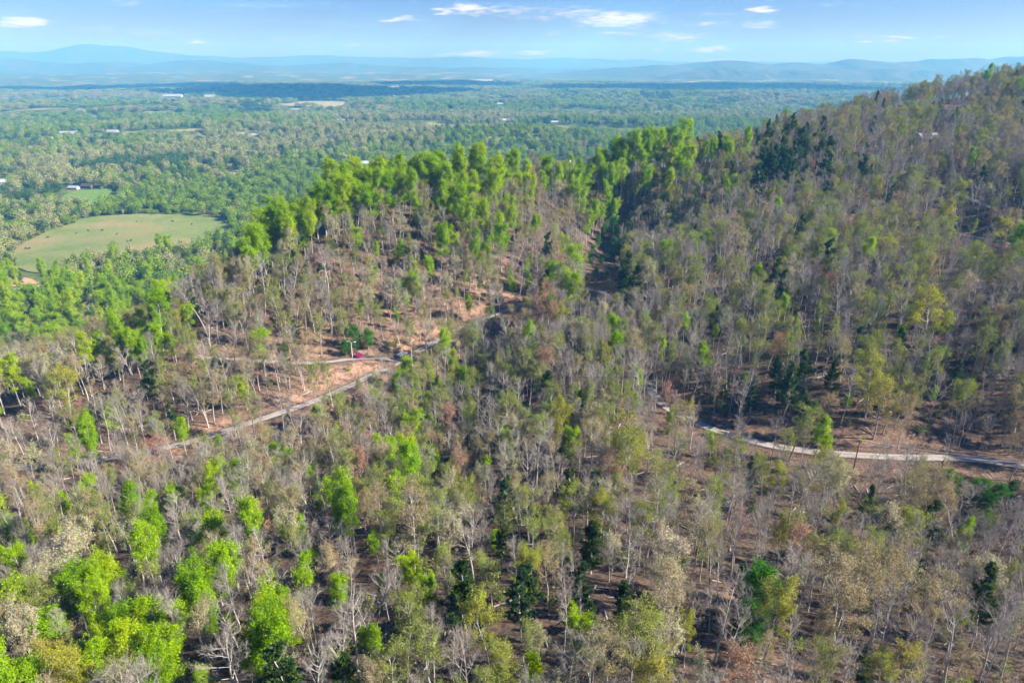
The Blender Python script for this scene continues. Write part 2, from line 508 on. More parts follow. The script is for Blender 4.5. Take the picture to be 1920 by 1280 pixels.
FAR = smooth01(0, 1, (RAD - np.interp(np.arctan2(XX, np.maximum(YY, 1)), crest_az, crest_r) - 90) / 160)

nj, ni = XX.shape
V = np.stack([XX, YY, ZZ], -1).reshape(-1, 3)
idx = np.arange(nj * ni).reshape(nj, ni)
F = np.stack([idx[:-1, :-1], idx[:-1, 1:], idx[1:, 1:], idx[1:, :-1]], -1).reshape(-1, 4)

mg, n, l, b = new_mat('forest_floor')
co = n.new('ShaderNodeTexCoord')


def tn(scale, detail=6, rough=0.6):
    t = n.new('ShaderNodeTexNoise'); t.inputs['Scale'].default_value = scale; t.inputs['Detail'].default_value = detail
    t.inputs['Roughness'].default_value = rough; l.new(co.outputs['Object'], t.inputs['Vector']); return t


def mixc(fac, a, bcol):
    mx = n.new('ShaderNodeMix'); mx.data_type = 'RGBA'
    for i, v in ((0, fac), (6, a), (7, bcol)):
        if isinstance(v, (tuple, float, int)): mx.inputs[i].default_value = (*v, 1) if isinstance(v, tuple) else v
        else: l.new(v, mx.inputs[i])
    return mx.outputs[2]


t1, t2, t3 = tn(1.4, 8, 0.7), tn(0.07, 5), tn(5.0, 4, 0.8)
litter = ramp(n, [(0.04, 0.031, 0.025), (0.09, 0.069, 0.055), (0.16, 0.122, 0.098), (0.27, 0.215, 0.18)], [0.28, 0.45, 0.6, 0.78]); l.new(t1.outputs['Fac'], litter.inputs[0])
warm = ramp(n, [(0.72, 0.78, 0.72), (1.0, 0.95, 0.9), (1.12, 0.97, 0.88)], [0.3, 0.5, 0.7]); l.new(t2.outputs['Fac'], warm.inputs[0])
mu = n.new('ShaderNodeMix'); mu.data_type = 'RGBA'; mu.blend_type = 'MULTIPLY'; mu.inputs[0].default_value = 1
t5 = tn(0.45, 6, 0.75); pat = ramp(n, [(0.55, 0.56, 0.58), (1.0, 1.0, 1.0), (1.35, 1.30, 1.22)], [0.33, 0.5, 0.68]); l.new(t5.outputs['Fac'], pat.inputs[0])
mq = n.new('ShaderNodeMix'); mq.data_type = 'RGBA'; mq.blend_type = 'MULTIPLY'; mq.inputs[0].default_value = 1
l.new(litter.outputs[0], mq.inputs[6]); l.new(pat.outputs[0], mq.inputs[7])
l.new(mq.outputs[2], mu.inputs[6]); l.new(warm.outputs[0], mu.inputs[7])
clay_and_sun = ramp(n, [(0.25, 0.14, 0.09), (0.36, 0.22, 0.145), (0.44, 0.31, 0.22)], [0.3, 0.5, 0.75]); l.new(t1.outputs['Fac'], clay_and_sun.inputs[0])
at = n.new('ShaderNodeAttribute'); at.attribute_name = 'clay_and_sun'
t4 = tn(0.35, 6, 0.7)
cf = n.new('ShaderNodeMath'); cf.operation = 'MULTIPLY'; l.new(at.outputs['Fac'], cf.inputs[0])
c2 = n.new('ShaderNodeMapRange'); c2.inputs['From Min'].default_value = 0.36; c2.inputs['From Max'].default_value = 0.62; c2.inputs['To Max'].default_value = 1.2
l.new(t4.outputs['Fac'], c2.inputs['Value']); l.new(c2.outputs[0], cf.inputs[1]); cf.use_clamp = True
near_col = mixc(cf.outputs[0], mu.outputs[2], clay_and_sun.outputs[0])
# valley land: woods floor, meadows and ploughed ground, in patches; beyond the built trees it is canopy
f1, f2, f3 = tn(0.0035, 3, 0.5), tn(0.02, 6, 0.7), tn(0.0011, 5, 0.6)
land = ramp(n, [(0.035, 0.06, 0.018), (0.06, 0.09, 0.026), (0.11, 0.14, 0.045), (0.22, 0.21, 0.10)], [0.35, 0.47, 0.56, 0.68]); l.new(f2.outputs['Fac'], land.inputs[0])
mead = ramp(n, [(0, 0, 0), (0, 0, 0), (1, 1, 1)], [0.0, 0.57, 0.62]); l.new(f1.outputs['Fac'], mead.inputs[0])
pale = ramp(n, [(0.17, 0.22, 0.06), (0.30, 0.275, 0.14), (0.22, 0.25, 0.08)], [0.35, 0.5, 0.65]); l.new(f3.outputs['Fac'], pale.inputs[0])
far_col = mixc(mead.outputs[0], land.outputs[0], pale.outputs[0])
af = n.new('ShaderNodeAttribute'); af.attribute_name = 'valley'
l.new(mixc(af.outputs['Fac'], near_col, far_col), b.inputs['Base Color'])
b.inputs['Roughness'].default_value = 1.0; b.inputs['Specular IOR Level'].default_value = 0.0
bp = n.new('ShaderNodeBump'); bp.inputs['Strength'].default_value = 0.6; bp.inputs['Distance'].default_value = 0.25
l.new(t3.outputs['Fac'], bp.inputs['Height']); l.new(bp.outputs[0], b.inputs['Normal'])
gm = mesh_from('ground', V, F, [mg], smooth=True)
gm.attributes.new('clay_and_sun', 'FLOAT', 'POINT').data.foreach_set('value', np.clip(CLAY_AND_SUN, 0, 1.5).astype(np.float32).ravel())
gm.attributes.new('valley', 'FLOAT', 'POINT').data.foreach_set('value', FAR.astype(np.float32).ravel())
ground = obj('ground', gm); tag(ground, 'brown leaf-littered hillside and the wooded valley floor', None, kind='structure')

# roads
mr_, n, l, b = new_mat('gravel')
co = n.new('ShaderNodeTexCoord')
t1, t2 = tn(2.5, 8, 0.75), tn(0.25, 4)
gr = ramp(n, [(0.21, 0.195, 0.18), (0.34, 0.32, 0.30), (0.47, 0.445, 0.415)], [0.3, 0.52, 0.75]); l.new(t1.outputs['Fac'], gr.inputs[0])
g2 = ramp(n, [(0.78, 0.74, 0.70), (1.08, 1.05, 1.02)], [0.35, 0.65]); l.new(t2.outputs['Fac'], g2.inputs[0])
mu = n.new('ShaderNodeMix'); mu.data_type = 'RGBA'; mu.blend_type = 'MULTIPLY'; mu.inputs[0].default_value = 1
l.new(gr.outputs[0], mu.inputs[6]); l.new(g2.outputs[0], mu.inputs[7]); 
uvx = n.new('ShaderNodeAttribute'); uvx.attribute_name = 'across'
trk = ramp(n, [(0.16, 0.14, 0.09), (0.9, 0.9, 0.9), (1.08, 1.06, 1.04), (0.85, 0.84, 0.80), (1.08, 1.06, 1.04), (0.9, 0.9, 0.9), (0.16, 0.14, 0.09)], [0.0, 0.1, 0.26, 0.5, 0.74, 0.9, 1.0])
l.new(uvx.outputs['Fac'], trk.inputs[0])
m2 = n.new('ShaderNodeMix'); m2.data_type = 'RGBA'; m2.blend_type = 'MULTIPLY'; m2.inputs[0].default_value = 1
l.new(mu.outputs[2], m2.inputs[6]); l.new(trk.outputs[0], m2.inputs[7]); l.new(m2.outputs[2], b.inputs['Base Color'])
b.inputs['Roughness'].default_value = 1.0
ROADLAB = {'gravel_road': 'pale gravel road winding round the ravine', 'driveway': 'pale gravel driveway forking off beside the lamp post',
           'hillside_lane': 'narrow grey lane crossing the grey hillside', 'upper_lane': 'short grey lane high on the grey hillside'}
for nm, (ln, z, wd) in road_lines.items():
    tg = np.gradient(ln, axis=0); tg /= np.linalg.norm(tg, axis=1)[:, None]
    nr = np.stack([-tg[:, 1], tg[:, 0]], -1)
    vs, ac = [], []
    offs = [-0.5, -0.4, -0.25, 0, 0.25, 0.4, 0.5]; ups = [0.0, 0.10, 0.09, 0.15, 0.09, 0.10, 0.0]
    for i in range(len(ln)):
        for o_, u_ in zip(offs, ups):
            wob = 1 + 0.16 * float(vnoise(np.array(i * 0.21), np.array(o_ * 7 + 3.0))) if abs(o_) > 0.3 else 1
            p = ln[i] + nr[i] * o_ * wd * wob
            vs.append((p[0], p[1], z[i] + u_ + (0.04 if nm != 'gravel_road' else 0))); ac.append(o_ + 0.5)
    k = len(offs)
    fs = np.array([(i * k + j, i * k + j + 1, (i + 1) * k + j + 1, (i + 1) * k + j) for i in range(len(ln) - 1) for j in range(k - 1)])
    me = mesh_from(nm, vs, fs, [mr_], smooth=True)
    me.attributes.new('across', 'FLOAT', 'POINT').data.foreach_set('value', np.array(ac, dtype=np.float32))
    tag(obj(nm, me), ROADLAB[nm], None, kind='structure')

# ------------------------------------------------------------------ fields, mountains, clouds, haze
def field_mat(name, cols):
    global n, l, co
    m, n, l, b = new_mat(name); co = n.new('ShaderNodeTexCoord')
    a, c = tn(0.018, 5, 0.6), tn(0.35, 6, 0.7)
    r = ramp(n, cols, [0.32, 0.5, 0.68][:len(cols)]); l.new(a.outputs['Fac'], r.inputs[0])
    r2 = ramp(n, [(0.8, 0.8, 0.8), (1.15, 1.15, 1.1)], [0.35, 0.65]); l.new(c.outputs['Fac'], r2.inputs[0])
    mx = n.new('ShaderNodeMix'); mx.data_type = 'RGBA'; mx.blend_type = 'MULTIPLY'; mx.inputs[0].default_value = 1
    l.new(r.outputs[0], mx.inputs[6]); l.new(r2.outputs[0], mx.inputs[7]); l.new(mx.outputs[2], b.inputs['Base Color'])
    b.inputs['Roughness'].default_value = 1.0
    return m


FIELDS = [
    ('pasture', 'large pale green pasture with grazing cattle', [(153, 410), (197, 405.5), (262, 402), (317, 403), (381, 405), (425, 412), (430, 436), (390, 462), (320, 482), (230, 486), (175, 491), (140, 495),
                 (114, 507), (74, 514), (39, 507), (24, 482), (41, 462), (68, 447), (98, 430), (129, 421)], [(0.27, 0.215, 0.105), (0.20, 0.22, 0.075), (0.125, 0.19, 0.045)]),
    ('meadow', 'small bright green meadow beyond the pasture', [(112, 377), (133, 361), (170, 357), (212, 355), (205, 365), (197, 374), (153, 382)], [(0.10, 0.20, 0.035), (0.13, 0.23, 0.045), (0.12, 0.20, 0.04)]),
    ('bare_field', 'bare orange earth at the left edge below the pasture', [(-60, 512), (0, 517), (30, 520), (52, 523), (66, 531), (60, 540), (0, 537), (-60, 535)], [(0.42, 0.26, 0.15), (0.46, 0.30, 0.18), (0.34, 0.26, 0.13)]),
    ('stubble_field', 'long tan field strip far across the valley', [(180, 255), (215, 251), (300, 250), (370, 256), (330, 262), (230, 261)], [(0.30, 0.26, 0.12), (0.26, 0.27, 0.10), (0.2, 0.24, 0.08)]),
    ('hay_field', 'pale hay field below the shadowed plain', [(520, 196), (560, 191), (640, 191), (690, 194), (640, 199), (560, 200)], [(0.33, 0.29, 0.16), (0.30, 0.28, 0.15), (0.25, 0.26, 0.12)]),
]
field_polys = []
for nm, lab, out, cols in FIELDS:
    g = np.array([hit(*p) for p in out])
    g = densify(np.vstack([g, g[:1]]), 6.0)[:-1]
    g = g + np.stack([fbm(g[:, 0], g[:, 1], 25, 2), fbm(g[:, 1] + 50, g[:, 0], 25, 2)], -1) * 5
    c = g.mean(0); field_polys.append(g)
    K = 16; N = len(g); vs = []
    for k in range(K):
        q = c + (g - c) * (1 - k / K); vs.append(np.column_stack([q, height(q[:, 0], q[:, 1]) + 0.7]))
    vs = np.vstack(vs + [[[c[0], c[1], float(height(c[0], c[1])) + 0.7]]])
    fs = [(k * N + i, k * N + (i + 1) % N, (k + 1) * N + (i + 1) % N, (k + 1) * N + i) for k in range(K - 1) for i in range(N)]
    fs += [((K - 1) * N + i, (K - 1) * N + (i + 1) % N, K * N) for i in range(N)]
    tag(obj(nm, mesh_from(nm, vs, fs, [field_mat(nm, cols)], smooth=True)), lab, None, kind='structure')


def inside(poly, x, y):
    r = np.zeros(np.shape(x), bool); j = len(poly) - 1
    for i in range(len(poly)):
        a, b_ = poly[i], poly[j]
        cnd = ((a[1] > y) != (b_[1] > y)) & (x < (b_[0] - a[0]) * (y - a[1]) / (b_[1] - a[1] + 1e-12) + a[0])
        r ^= cnd; j = i
    return r


mm, n, l, b = new_mat('mountain_forest'); co = n.new('ShaderNodeTexCoord')
t1 = tn(0.004, 8, 0.7)
r = ramp(n, [(0.03, 0.05, 0.025), (0.07, 0.085, 0.045), (0.12, 0.11, 0.07)], [0.35, 0.52, 0.7]); l.new(t1.outputs['Fac'], r.inputs[0]); l.new(r.outputs[0], b.inputs['Base Color'])
b.inputs['Roughness'].default_value = 1.0
RANGES = [
    ('mountain_range', 'highest pale blue mountain massif on the left horizon', 17000, 3300, [(-500, 104), (0, 95), (80, 96), (115, 88), (160, 83.5), (190, 85), (225, 84), (260, 90), (300, 97), (360, 105), (420, 107), (520, 106), (600, 104.5), (680, 103), (760, 106), (900, 107), (1000, 109), (1100, 108), (1200, 112), (1350, 116), (1700, 118), (2300, 118)]),
    ('foothills', 'rounded blue foothills below the mountain massif', 12000, 2200, [(-500, 112), (-100, 108), (0, 111), (45, 110), (90, 118), (130, 122), (175, 117), (225, 115), (275, 121), (330, 114), (400, 113), (450, 118), (520, 121), (620, 118), (720, 123), (850, 126), (1000, 127), (1300, 132)]),
    ('ridge', 'blue ridge with a domed hill on the right horizon', 9800, 1700, [(1000, 140), (1150, 126), (1240, 120), (1290, 117), (1370, 114), (1440, 119), (1480, 116), (1540, 119), (1562, 118), (1580, 112), (1595, 109), (1625, 111.5), (1680, 114.5), (1720, 112), (1745, 107.5), (1790, 110), (1850, 110), (1900, 105), (1980, 100), (2200, 96), (2600, 104)]),
    ('low_hills', 'low dark blue hills in front of the right ridge', 8300, 700, [(1200, 150), (1300, 133), (1355, 126.5), (1390, 131), (1440, 127), (1480, 132), (1600, 131), (1700, 130), (1850, 133), (2000, 140)]),
]
for nm, lab, dist, dep, prof in RANGES:
    pr = np.array(prof); N, K = 360, 30
    pxs = np.linspace(pr[0, 0], pr[-1, 0], N); pys = np.interp(pxs, pr[:, 0], pr[:, 1])
    pys = smooth_line(pys, 0.8, 1) + 5.0 * fbm(pxs, pxs * 0 + dist, 55.0, 5) * 1.0
    vs = np.zeros((K, N, 3))
    for i in range(N):
        d = ray(pxs[i], pys[i]); t = dist / d[1]
        xs, zs = d[0] * t, ZC + d[2] * t
        base = -110.0
        for k in range(K):
            u = k / (K - 1) * 2 - 1                       # -1 front foot, 0 crest, 1 back foot
            yy = dist + u * dep
            sp = float(fbm(np.array(xs), np.array(yy), dep * 0.35, 3))
            s = max(0.0, 1 - abs(u)) ** 1.25
            s = s * (1 + 0.55 * sp * abs(u) * (1 - abs(u)) * 4)
            vs[k, i] = (xs, yy, base + (zs - base) * s)
    ix = np.arange(K * N).reshape(K, N)
    fs = np.stack([ix[:-1, :-1], ix[:-1, 1:], ix[1:, 1:], ix[1:, :-1]], -1).reshape(-1, 4)
    tag(obj(nm, mesh_from(nm, vs.reshape(-1, 3), fs, [mm], smooth=True)), lab, None, kind='structure')

# fair-weather clouds over the plain (above the frame); their shadows lie on the valley
cm, n, l, b = new_mat('cloud'); b.inputs['Base Color'].default_value = (0.85, 0.85, 0.86, 1); b.inputs['Roughness'].default_value = 1
CZ = 1500.0
off = Vector((SUND.x, SUND.y)) * (CZ / SUND.z)
for px, py, sx, sy, lab in [(560, 168, 1250, 800, 'broad flat cloud over the middle of the plain'), (130, 168, 1700, 800, 'broad flat cloud over the left of the plain'), (1200, 168, 1100, 760, 'flat cloud over the plain ahead'),
                            (1480, 165, 1100, 800, 'flat cloud over the plain to the right'), (820, 158, 900, 800, 'small flat cloud farther out over the plain')]:
    h = hit(px, py)
    b2 = MB(); rr = np.random.default_rng(int(px))
    nx, ny = 34, 22; top, bot = [], []
    for j in range(ny):
        for i in range(nx):
            a = 2 * math.pi * i / nx; q = (j + 0.5) / ny
            rad = 0.75 + 0.5 * float(fbm(np.array(math.cos(a) * 1.3 + px), np.array(math.sin(a) * 1.3), 1.0, 4))
            x, y = math.cos(a) * q * rad * sx, math.sin(a) * q * rad * sy
            hgt = 160 * (1 - q * q) * (1 + 0.9 * float(fbm(np.array(x + px), np.array(y), 260.0, 3)))
            top.append((x, y, max(0, hgt))); bot.append((x, y, -12 * (1 - q)))
    f_ = [(j * nx + i, j * nx + (i + 1) % nx, (j + 1) * nx + (i + 1) % nx, (j + 1) * nx + i) for j in range(ny - 1) for i in range(nx)]
    f_.append(tuple(range(nx))[::-1])
    b2.add(top, f_); b2.add(bot, [tuple(reversed(q)) for q in f_])
    cl = b2.build('cloud', cm, smooth=True)
    cl.location = (h[0] + off.x, h[1] + off.y, CZ)
    tag(cl, lab, None, 'clouds over the plain', 'stuff')

hb = MB(); hb.box(-26500, 26500, -2500, 21600, min(float(ZZ.min()), -140.0) - 30, 540)
haze_m = bpy.data.materials.new('haze'); haze_m.use_nodes = True
n, l = haze_m.node_tree.nodes, haze_m.node_tree.links; n.clear()
ho = n.new('ShaderNodeOutputMaterial'); pv = n.new('ShaderNodeVolumePrincipled')
pv.inputs['Color'].default_value = (0.13, 0.52, 1.0, 1)
pv.inputs['Absorption Color'].default_value = (0.68, 0.68, 0.68, 1)
pv.inputs['Density'].default_value = 1.45e-4
pv.inputs['Anisotropy'].default_value = 0.0
l.new(pv.outputs[0], ho.inputs['Volume'])
tag(hb.build('haze', haze_m), 'blue spring haze over the valley', None, kind='stuff')

# ------------------------------------------------------------------ tree shapes
def norm(v):
    return v / (math.sqrt(v[0] * v[0] + v[1] * v[1] + v[2] * v[2]) + 1e-9)


def cross3(a, b):
    return np.array((a[1] * b[2] - a[2] * b[1], a[2] * b[0] - a[0] * b[2], a[0] * b[1] - a[1] * b[0]))


class TreeGeo:
    def __init__(s):
        s.tv, s.tf = [], []          # trunk and limbs (quads)
        s.wv = []                    # twigs, three corners each
        s.tips = []
    def tube(s, pts, rad, n):
        b = len(s.tv)
        for i, p in enumerate(pts):
            d = norm(pts[min(i + 1, len(pts) - 1)] - pts[max(i - 1, 0)])
            u = norm(cross3(d, (0.31, 0.2, 0.11) if abs(d[2]) > 0.9 else (0, 0, 1.0))); w = cross3(d, u)
            for k in range(n):
                a = 6.2832 * k / n
                s.tv.append(p + (u * math.cos(a) + w * math.sin(a)) * rad[i])
        for i in range(len(pts) - 1):
            for k in range(n):
                s.tf.append((b + i * n + k, b + i * n + (k + 1) % n, b + (i + 1) * n + (k + 1) % n, b + (i + 1) * n + k))
    def twig(s, p, q, w, rr):
        d = norm(q - p); u = norm(cross3(d, rr.normal(size=3)))
        s.wv += [p - u * w * 0.5, p + u * w * 0.5, q]


def bend(p, d, L, n, rise, rr, wob=0.12):
    pts = [p]; d = norm(d)
    for i in range(n):
        d = norm(d + np.array([0, 0, rise]) / n + rr.normal(size=3) * wob)
        pts.append(pts[-1] + d * L / n)
    return pts


def crown_profile(kind, u):
    if kind == 'oval': return max(0.0, math.sin(math.pi * (0.16 + 0.78 * u))) ** 0.75
    if kind == 'cone': return (1 - u) ** 0.62 * min(1, 0.45 + u * 2.2)
    if kind == 'wide': return max(0.05, (1 - u ** 2.4)) * min(1, 0.55 + u * 1.6)
    if kind == 'flame': return max(0.0, math.sin(math.pi * (0.22 + 0.74 * u))) ** 0.9
    return 1


def broadleaf(seed, H, base, cr, nprim, prof, twigs=1.0, lean=0.02, r0=0.21):
    rr = np.random.default_rng(seed); g = TreeGeo()
    dirn = np.array([rr.normal() * lean, rr.normal() * lean, 1.0])
    spine = [np.zeros(3)]
    for i in range(9):
        dirn = norm(dirn + rr.normal(size=3) * np.array([0.05, 0.05, 0]) + np.array([0, 0, 0.04])); spine.append(spine[-1] + dirn * H / 9)
    spine = np.array(spine); spine[0, 2] = -1.2
    def at(t):
        t = min(max(t, 0), 0.9999) * 9; i = int(t); return spine[i] * (1 - (t - i)) + spine[i + 1] * (t - i)
    g.tube(list(spine), [r0 * 1.35] + [r0 * (1 - 0.09 * i) ** 1.1 + 0.012 for i in range(1, 10)], 6)
    az = rr.random() * 6.28
    for i in range(nprim):
        u = (i + rr.random() * 0.8) / nprim; t = base + (0.97 - base) * u
        az += 2.4 + rr.normal() * 0.4
        p = at(t); L0 = cr * crown_profile(prof, u) * (0.8 + 0.4 * rr.random())
        ang = (62 - 34 * u + rr.normal() * 7) if prof != 'wide' else (72 - 34 * u + rr.normal() * 9)
        a = R(ang); d = np.array([math.sin(a) * math.cos(az), math.sin(a) * math.sin(az), math.cos(a)])
        L = max(1.0, L0 / max(0.45, math.sin(a)))
        rb = r0 * (1 - 0.75 * t) * (0.44 + 0.26 * rr.random())
        pts = bend(p, d, L, 5, 0.55 if prof != 'wide' else 0.3, rr, 0.11)
        g.tube(pts, [rb * (1 - 0.17 * k) + 0.008 for k in range(6)], 4)
        ns = int(3 + L * 0.9)
        for j in range(ns):
            tt = 0.28 + 0.72 * (j + rr.random()) / ns; k = min(4, int(tt * 5)); q = pts[k] + (pts[k + 1] - pts[k]) * (tt * 5 - k)
            dd = norm(norm(pts[k + 1] - pts[k]) + rr.normal(size=3) * 0.55 + np.array([0, 0, 0.25]))
            l2 = max(0.7, (1.15 - 0.55 * tt) * L * 0.42 * (0.7 + 0.6 * rr.random()))
            p2 = bend(q, dd, l2, 3, 0.4, rr, 0.16)
            g.tube(p2, [max(0.012, rb * 0.42) * (1 - 0.28 * m) + 0.006 for m in range(4)], 3)
            n3 = max(2, int((3.4 + l2 * 2.2) * twigs))
            for m in range(n3):
                t3 = 0.2 + 0.8 * (m + rr.random()) / n3; k3 = min(2, int(t3 * 3)); q3 = p2[k3] + (p2[k3 + 1] - p2[k3]) * (t3 * 3 - k3)
                d3 = norm(dd + rr.normal(size=3) * 0.6 + np.array([0, 0, 0.3])); l3 = 0.55 + 0.75 * rr.random()
                e = q3 + d3 * l3; g.twig(q3, e, 0.036, rr); g.tips += [e, q3 + d3 * l3 * 0.5]
                for _ in range(4):
                    s0 = q3 + d3 * l3 * rr.random(); e4 = s0 + norm(d3 + rr.normal(size=3) * 0.7) * (0.3 + 0.45 * rr.random())
                    g.twig(s0, e4, 0.022, rr); g.tips.append(e4)
    return g, rr


def leaf_quads(centres, size, rr, per=1, spread=0.25, up=0.5, jitter=0.4, out=None, face=0.7):
    c = np.repeat(np.asarray(centres), per, 0); N = len(c)
    if out is None:
        o_ = c - np.array([c[:, 0].mean(), c[:, 1].mean(), c[:, 2].mean() - 1.5]); out = o_ / (np.linalg.norm(o_, axis=1)[:, None] + 1e-6)
    else: out = np.repeat(np.asarray(out), per, 0)
    c = c + rr.normal(size=(N, 3)) * spread
    nrm = rr.normal(size=(N, 3)) * 0.8 + out * face; nrm[:, 2] += up * 0.7; nrm /= np.linalg.norm(nrm, axis=1)[:, None]
    u = np.cross(nrm, rr.normal(size=(N, 3))); u /= np.linalg.norm(u, axis=1)[:, None] + 1e-9
    w = np.cross(nrm, u)
    s = (size * (1 + jitter * rr.normal(size=N)).clip(0.4, 2))[:, None]
    u, w = u * s * 0.5, w * s * 0.42
    return np.stack([c - u, c - w, c + u * 0.9 + w * 0.1, c + w], 1)   # leaf sprays


def pack(name, g, leaves, trunk_mat, twig_mat, leafmat):
    tm = mesh_from(name + '_trunk', np.array(g.tv), np.array(g.tf), [trunk_mat], smooth=True)
    nv = len(g.wv); v = [np.array(g.wv).reshape(-1, 3)] if nv else [np.zeros((0, 3))]
    f = [(3 * i, 3 * i + 1, 3 * i + 2) for i in range(nv // 3)]; mi = [0] * len(f)
    if leaves is not None and len(leaves):
        k = leaves.shape[1]; v.append(leaves.reshape(-1, 3))
        f += [tuple(nv + k * i + j for j in range(k)) for i in range(len(leaves))]; mi += [1] * len(leaves)
    cmn = mesh_from(name + '_crown', np.vstack(v), f, [twig_mat, leafmat], mi)
    return tm, cmn


def pick(rr, a, n_):
    a = np.asarray(a); return a[rr.choice(len(a), min(n_, len(a)), replace=False)]


PROTO = {}      # kind -> list of (trunk mesh, crown mesh, height, crown centre)


def add_proto(kind, g, leaves, leafmat, H, hc, tw='twig'):
    PROTO.setdefault(kind, []).append((*pack(kind, g, leaves, M['bark'], M[tw], M[leafmat]), H, hc))


for j_ in range(9):
    i = j_ % 6
    g, rr = broadleaf(100 + j_, 17 + 1.2 * (i % 3), 0.36 + 0.05 * (i % 3), (3.2, 2.6, 4.2, 3.0, 3.6, 2.4)[i], (15, 16, 14, 17, 15, 18)[i], ('oval', 'flame', 'wide', 'oval', 'wide', 'flame')[i], 1.25, 0.04, (0.2, 0.17, 0.26, 0.18, 0.22, 0.15)[i])
    add_proto('bare_tree', g, None, 'bud_tan', 17 + 1.2 * (i % 3), 12.5)
for i in range(4):
    g, rr = broadleaf(200 + i, 17 + i * 0.6, 0.40, (3.0, 3.7, 2.7, 3.3)[i], 15, ('oval', 'wide', 'flame', 'oval')[i], 0.8, 0.03)
    add_proto('tan_tree', g, leaf_quads(g.tips, 0.14, rr, 3, 0.16), 'bud_tan', 17 + i * .6, 12.5)
for i in range(4):
    g, rr = broadleaf(300 + i, 16.5 + i * 0.6, 0.38, (3.0, 2.6, 3.6, 3.2)[i], 15, ('oval', 'flame', 'wide', 'oval')[i], 0.8, 0.03)
    add_proto('olive_tree', g, leaf_quads(g.tips, 0.15, rr, 3, 0.17), 'bud_olive', 16.5 + i * .6, 12)
for i in range(5):
    g, rr = broadleaf(400 + i, (19, 17, 20, 16, 18)[i], (0.36, 0.30, 0.40, 0.28, 0.36)[i], (2.9, 3.2, 2.6, 3.0, 3.4)[i], (18, 17, 19, 16, 18)[i], ('cone', 'oval', 'flame', 'cone', 'oval')[i], 0.75, 0.02)
    add_proto('green_tree', g, leaf_quads(g.tips, 0.21, rr, 6, 0.28, 0.8), 'leaf_green', (19, 17, 20, 16, 18)[i], 12.5)
for i in range(3):
    g, rr = broadleaf(500 + i, 17, 0.34, (4.2, 3.4, 4.8)[i], 16, ('wide', 'oval', 'wide')[i], 0.8, 0.03)
    add_proto('yellow_tree', g, leaf_quads(g.tips, 0.17, rr, 4, 0.22, 0.7), 'leaf_yellow', 17, 12)
for i in range(3):
    g, rr = broadleaf(600 + i, 16, 0.36, (3.2, 2.7, 3.8)[i], 15, ('oval', 'flame', 'oval')[i], 0.8, 0.03)
    add_proto('blossoming_tree', g, leaf_quads(g.tips, 0.17, rr, 3, 0.16, 0.6), 'blossom', 16, 11.5)
for i in range(2):
    g, rr = broadleaf(700 + i, 14, 0.32, (2.8, 2.4)[i], 14, 'oval', 0.9, 0.03, 0.14)
    add_proto('russet_tree', g, leaf_quads(g.tips, 0.18, rr, 2, 0.15), 'leaf_russet', 14, 10)


def conifer(seed, H, base, rb, n_wh):
    rr = np.random.default_rng(seed); g = TreeGeo(); lv = []
    sp = [np.array([rr.normal() * 0.06 * i, rr.normal() * 0.06 * i, H * i / 8]) for i in range(9)]; sp[0][2] = -1.2
    g.tube(sp, [0.25 * (1 - 0.11 * i) + 0.01 for i in range(9)], 6)
    n_wh = n_wh * 2
    for wv in range(n_wh):
        u = wv / (n_wh - 1); z = min(H * 0.985, H * (base + (0.985 - base) * u) + rr.normal() * 0.25)
        L = rb * (1 - u) ** 0.75 * (0.75 + 0.5 * rr.random()) + 0.35
        for k in range(rr.integers(2, 5)):
            a = rr.random() * 6.28; e = R(8 + 38 * u + rr.normal() * 8)
            d = np.array([math.cos(a) * math.cos(e), math.sin(a) * math.cos(e), math.sin(e)])
            i0 = min(7, int(z / H * 8)); p = sp[i0] + (sp[i0 + 1] - sp[i0]) * (z / H * 8 - i0)
            l1 = L * (0.7 + 0.45 * rr.random()); pts = bend(p, d, l1, 4, 0.22, rr, 0.07)
            g.tube(pts, [0.05 * (1 - 0.2 * m) + 0.008 for m in range(5)], 3)
            nn = int(10 + l1 * 15)
            for m in range(nn):
                t = 0.25 + 0.75 * rr.random(); kk = min(3, int(t * 4)); q = pts[kk] + (pts[kk + 1] - pts[kk]) * (t * 4 - kk)
                dd = norm(norm(pts[kk + 1] - pts[kk]) * 0.8 + rr.normal(size=3) * np.array([0.7, 0.7, 0.3]) + np.array([0, 0, 0.15]))
                ln = 0.45 + 0.4 * rr.random(); u1 = norm(cross3(dd, rr.normal(size=3))) * 0.17; u2 = cross3(dd, u1)
                c = q + rr.normal(size=3) * 0.12
                lv.append([c, c + dd * ln * 0.5 + u1, c + dd * ln, c + dd * ln * 0.5 - u1]); lv.append([c, c + dd * ln * 0.5 + u2, c + dd * ln, c + dd * ln * 0.5 - u2])
    return g, np.array(lv)


for i in range(3):
    g, lv = conifer(800 + i, (20, 17, 14)[i], (0.34, 0.25, 0.18)[i], (3.6, 3.0, 2.8)[i], (15, 14, 13)[i])
    add_proto('pine_tree', g, lv, 'needle', (20, 17, 14)[i], (13, 10.5, 8)[i])
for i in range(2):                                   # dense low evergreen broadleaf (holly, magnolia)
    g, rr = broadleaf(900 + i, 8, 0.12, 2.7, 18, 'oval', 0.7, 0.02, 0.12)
    add_proto('evergreen_tree', g, leaf_quads(g.tips, 0.2, rr, 5, 0.22, 0.6), 'leaf_dark', 8, 4.6)


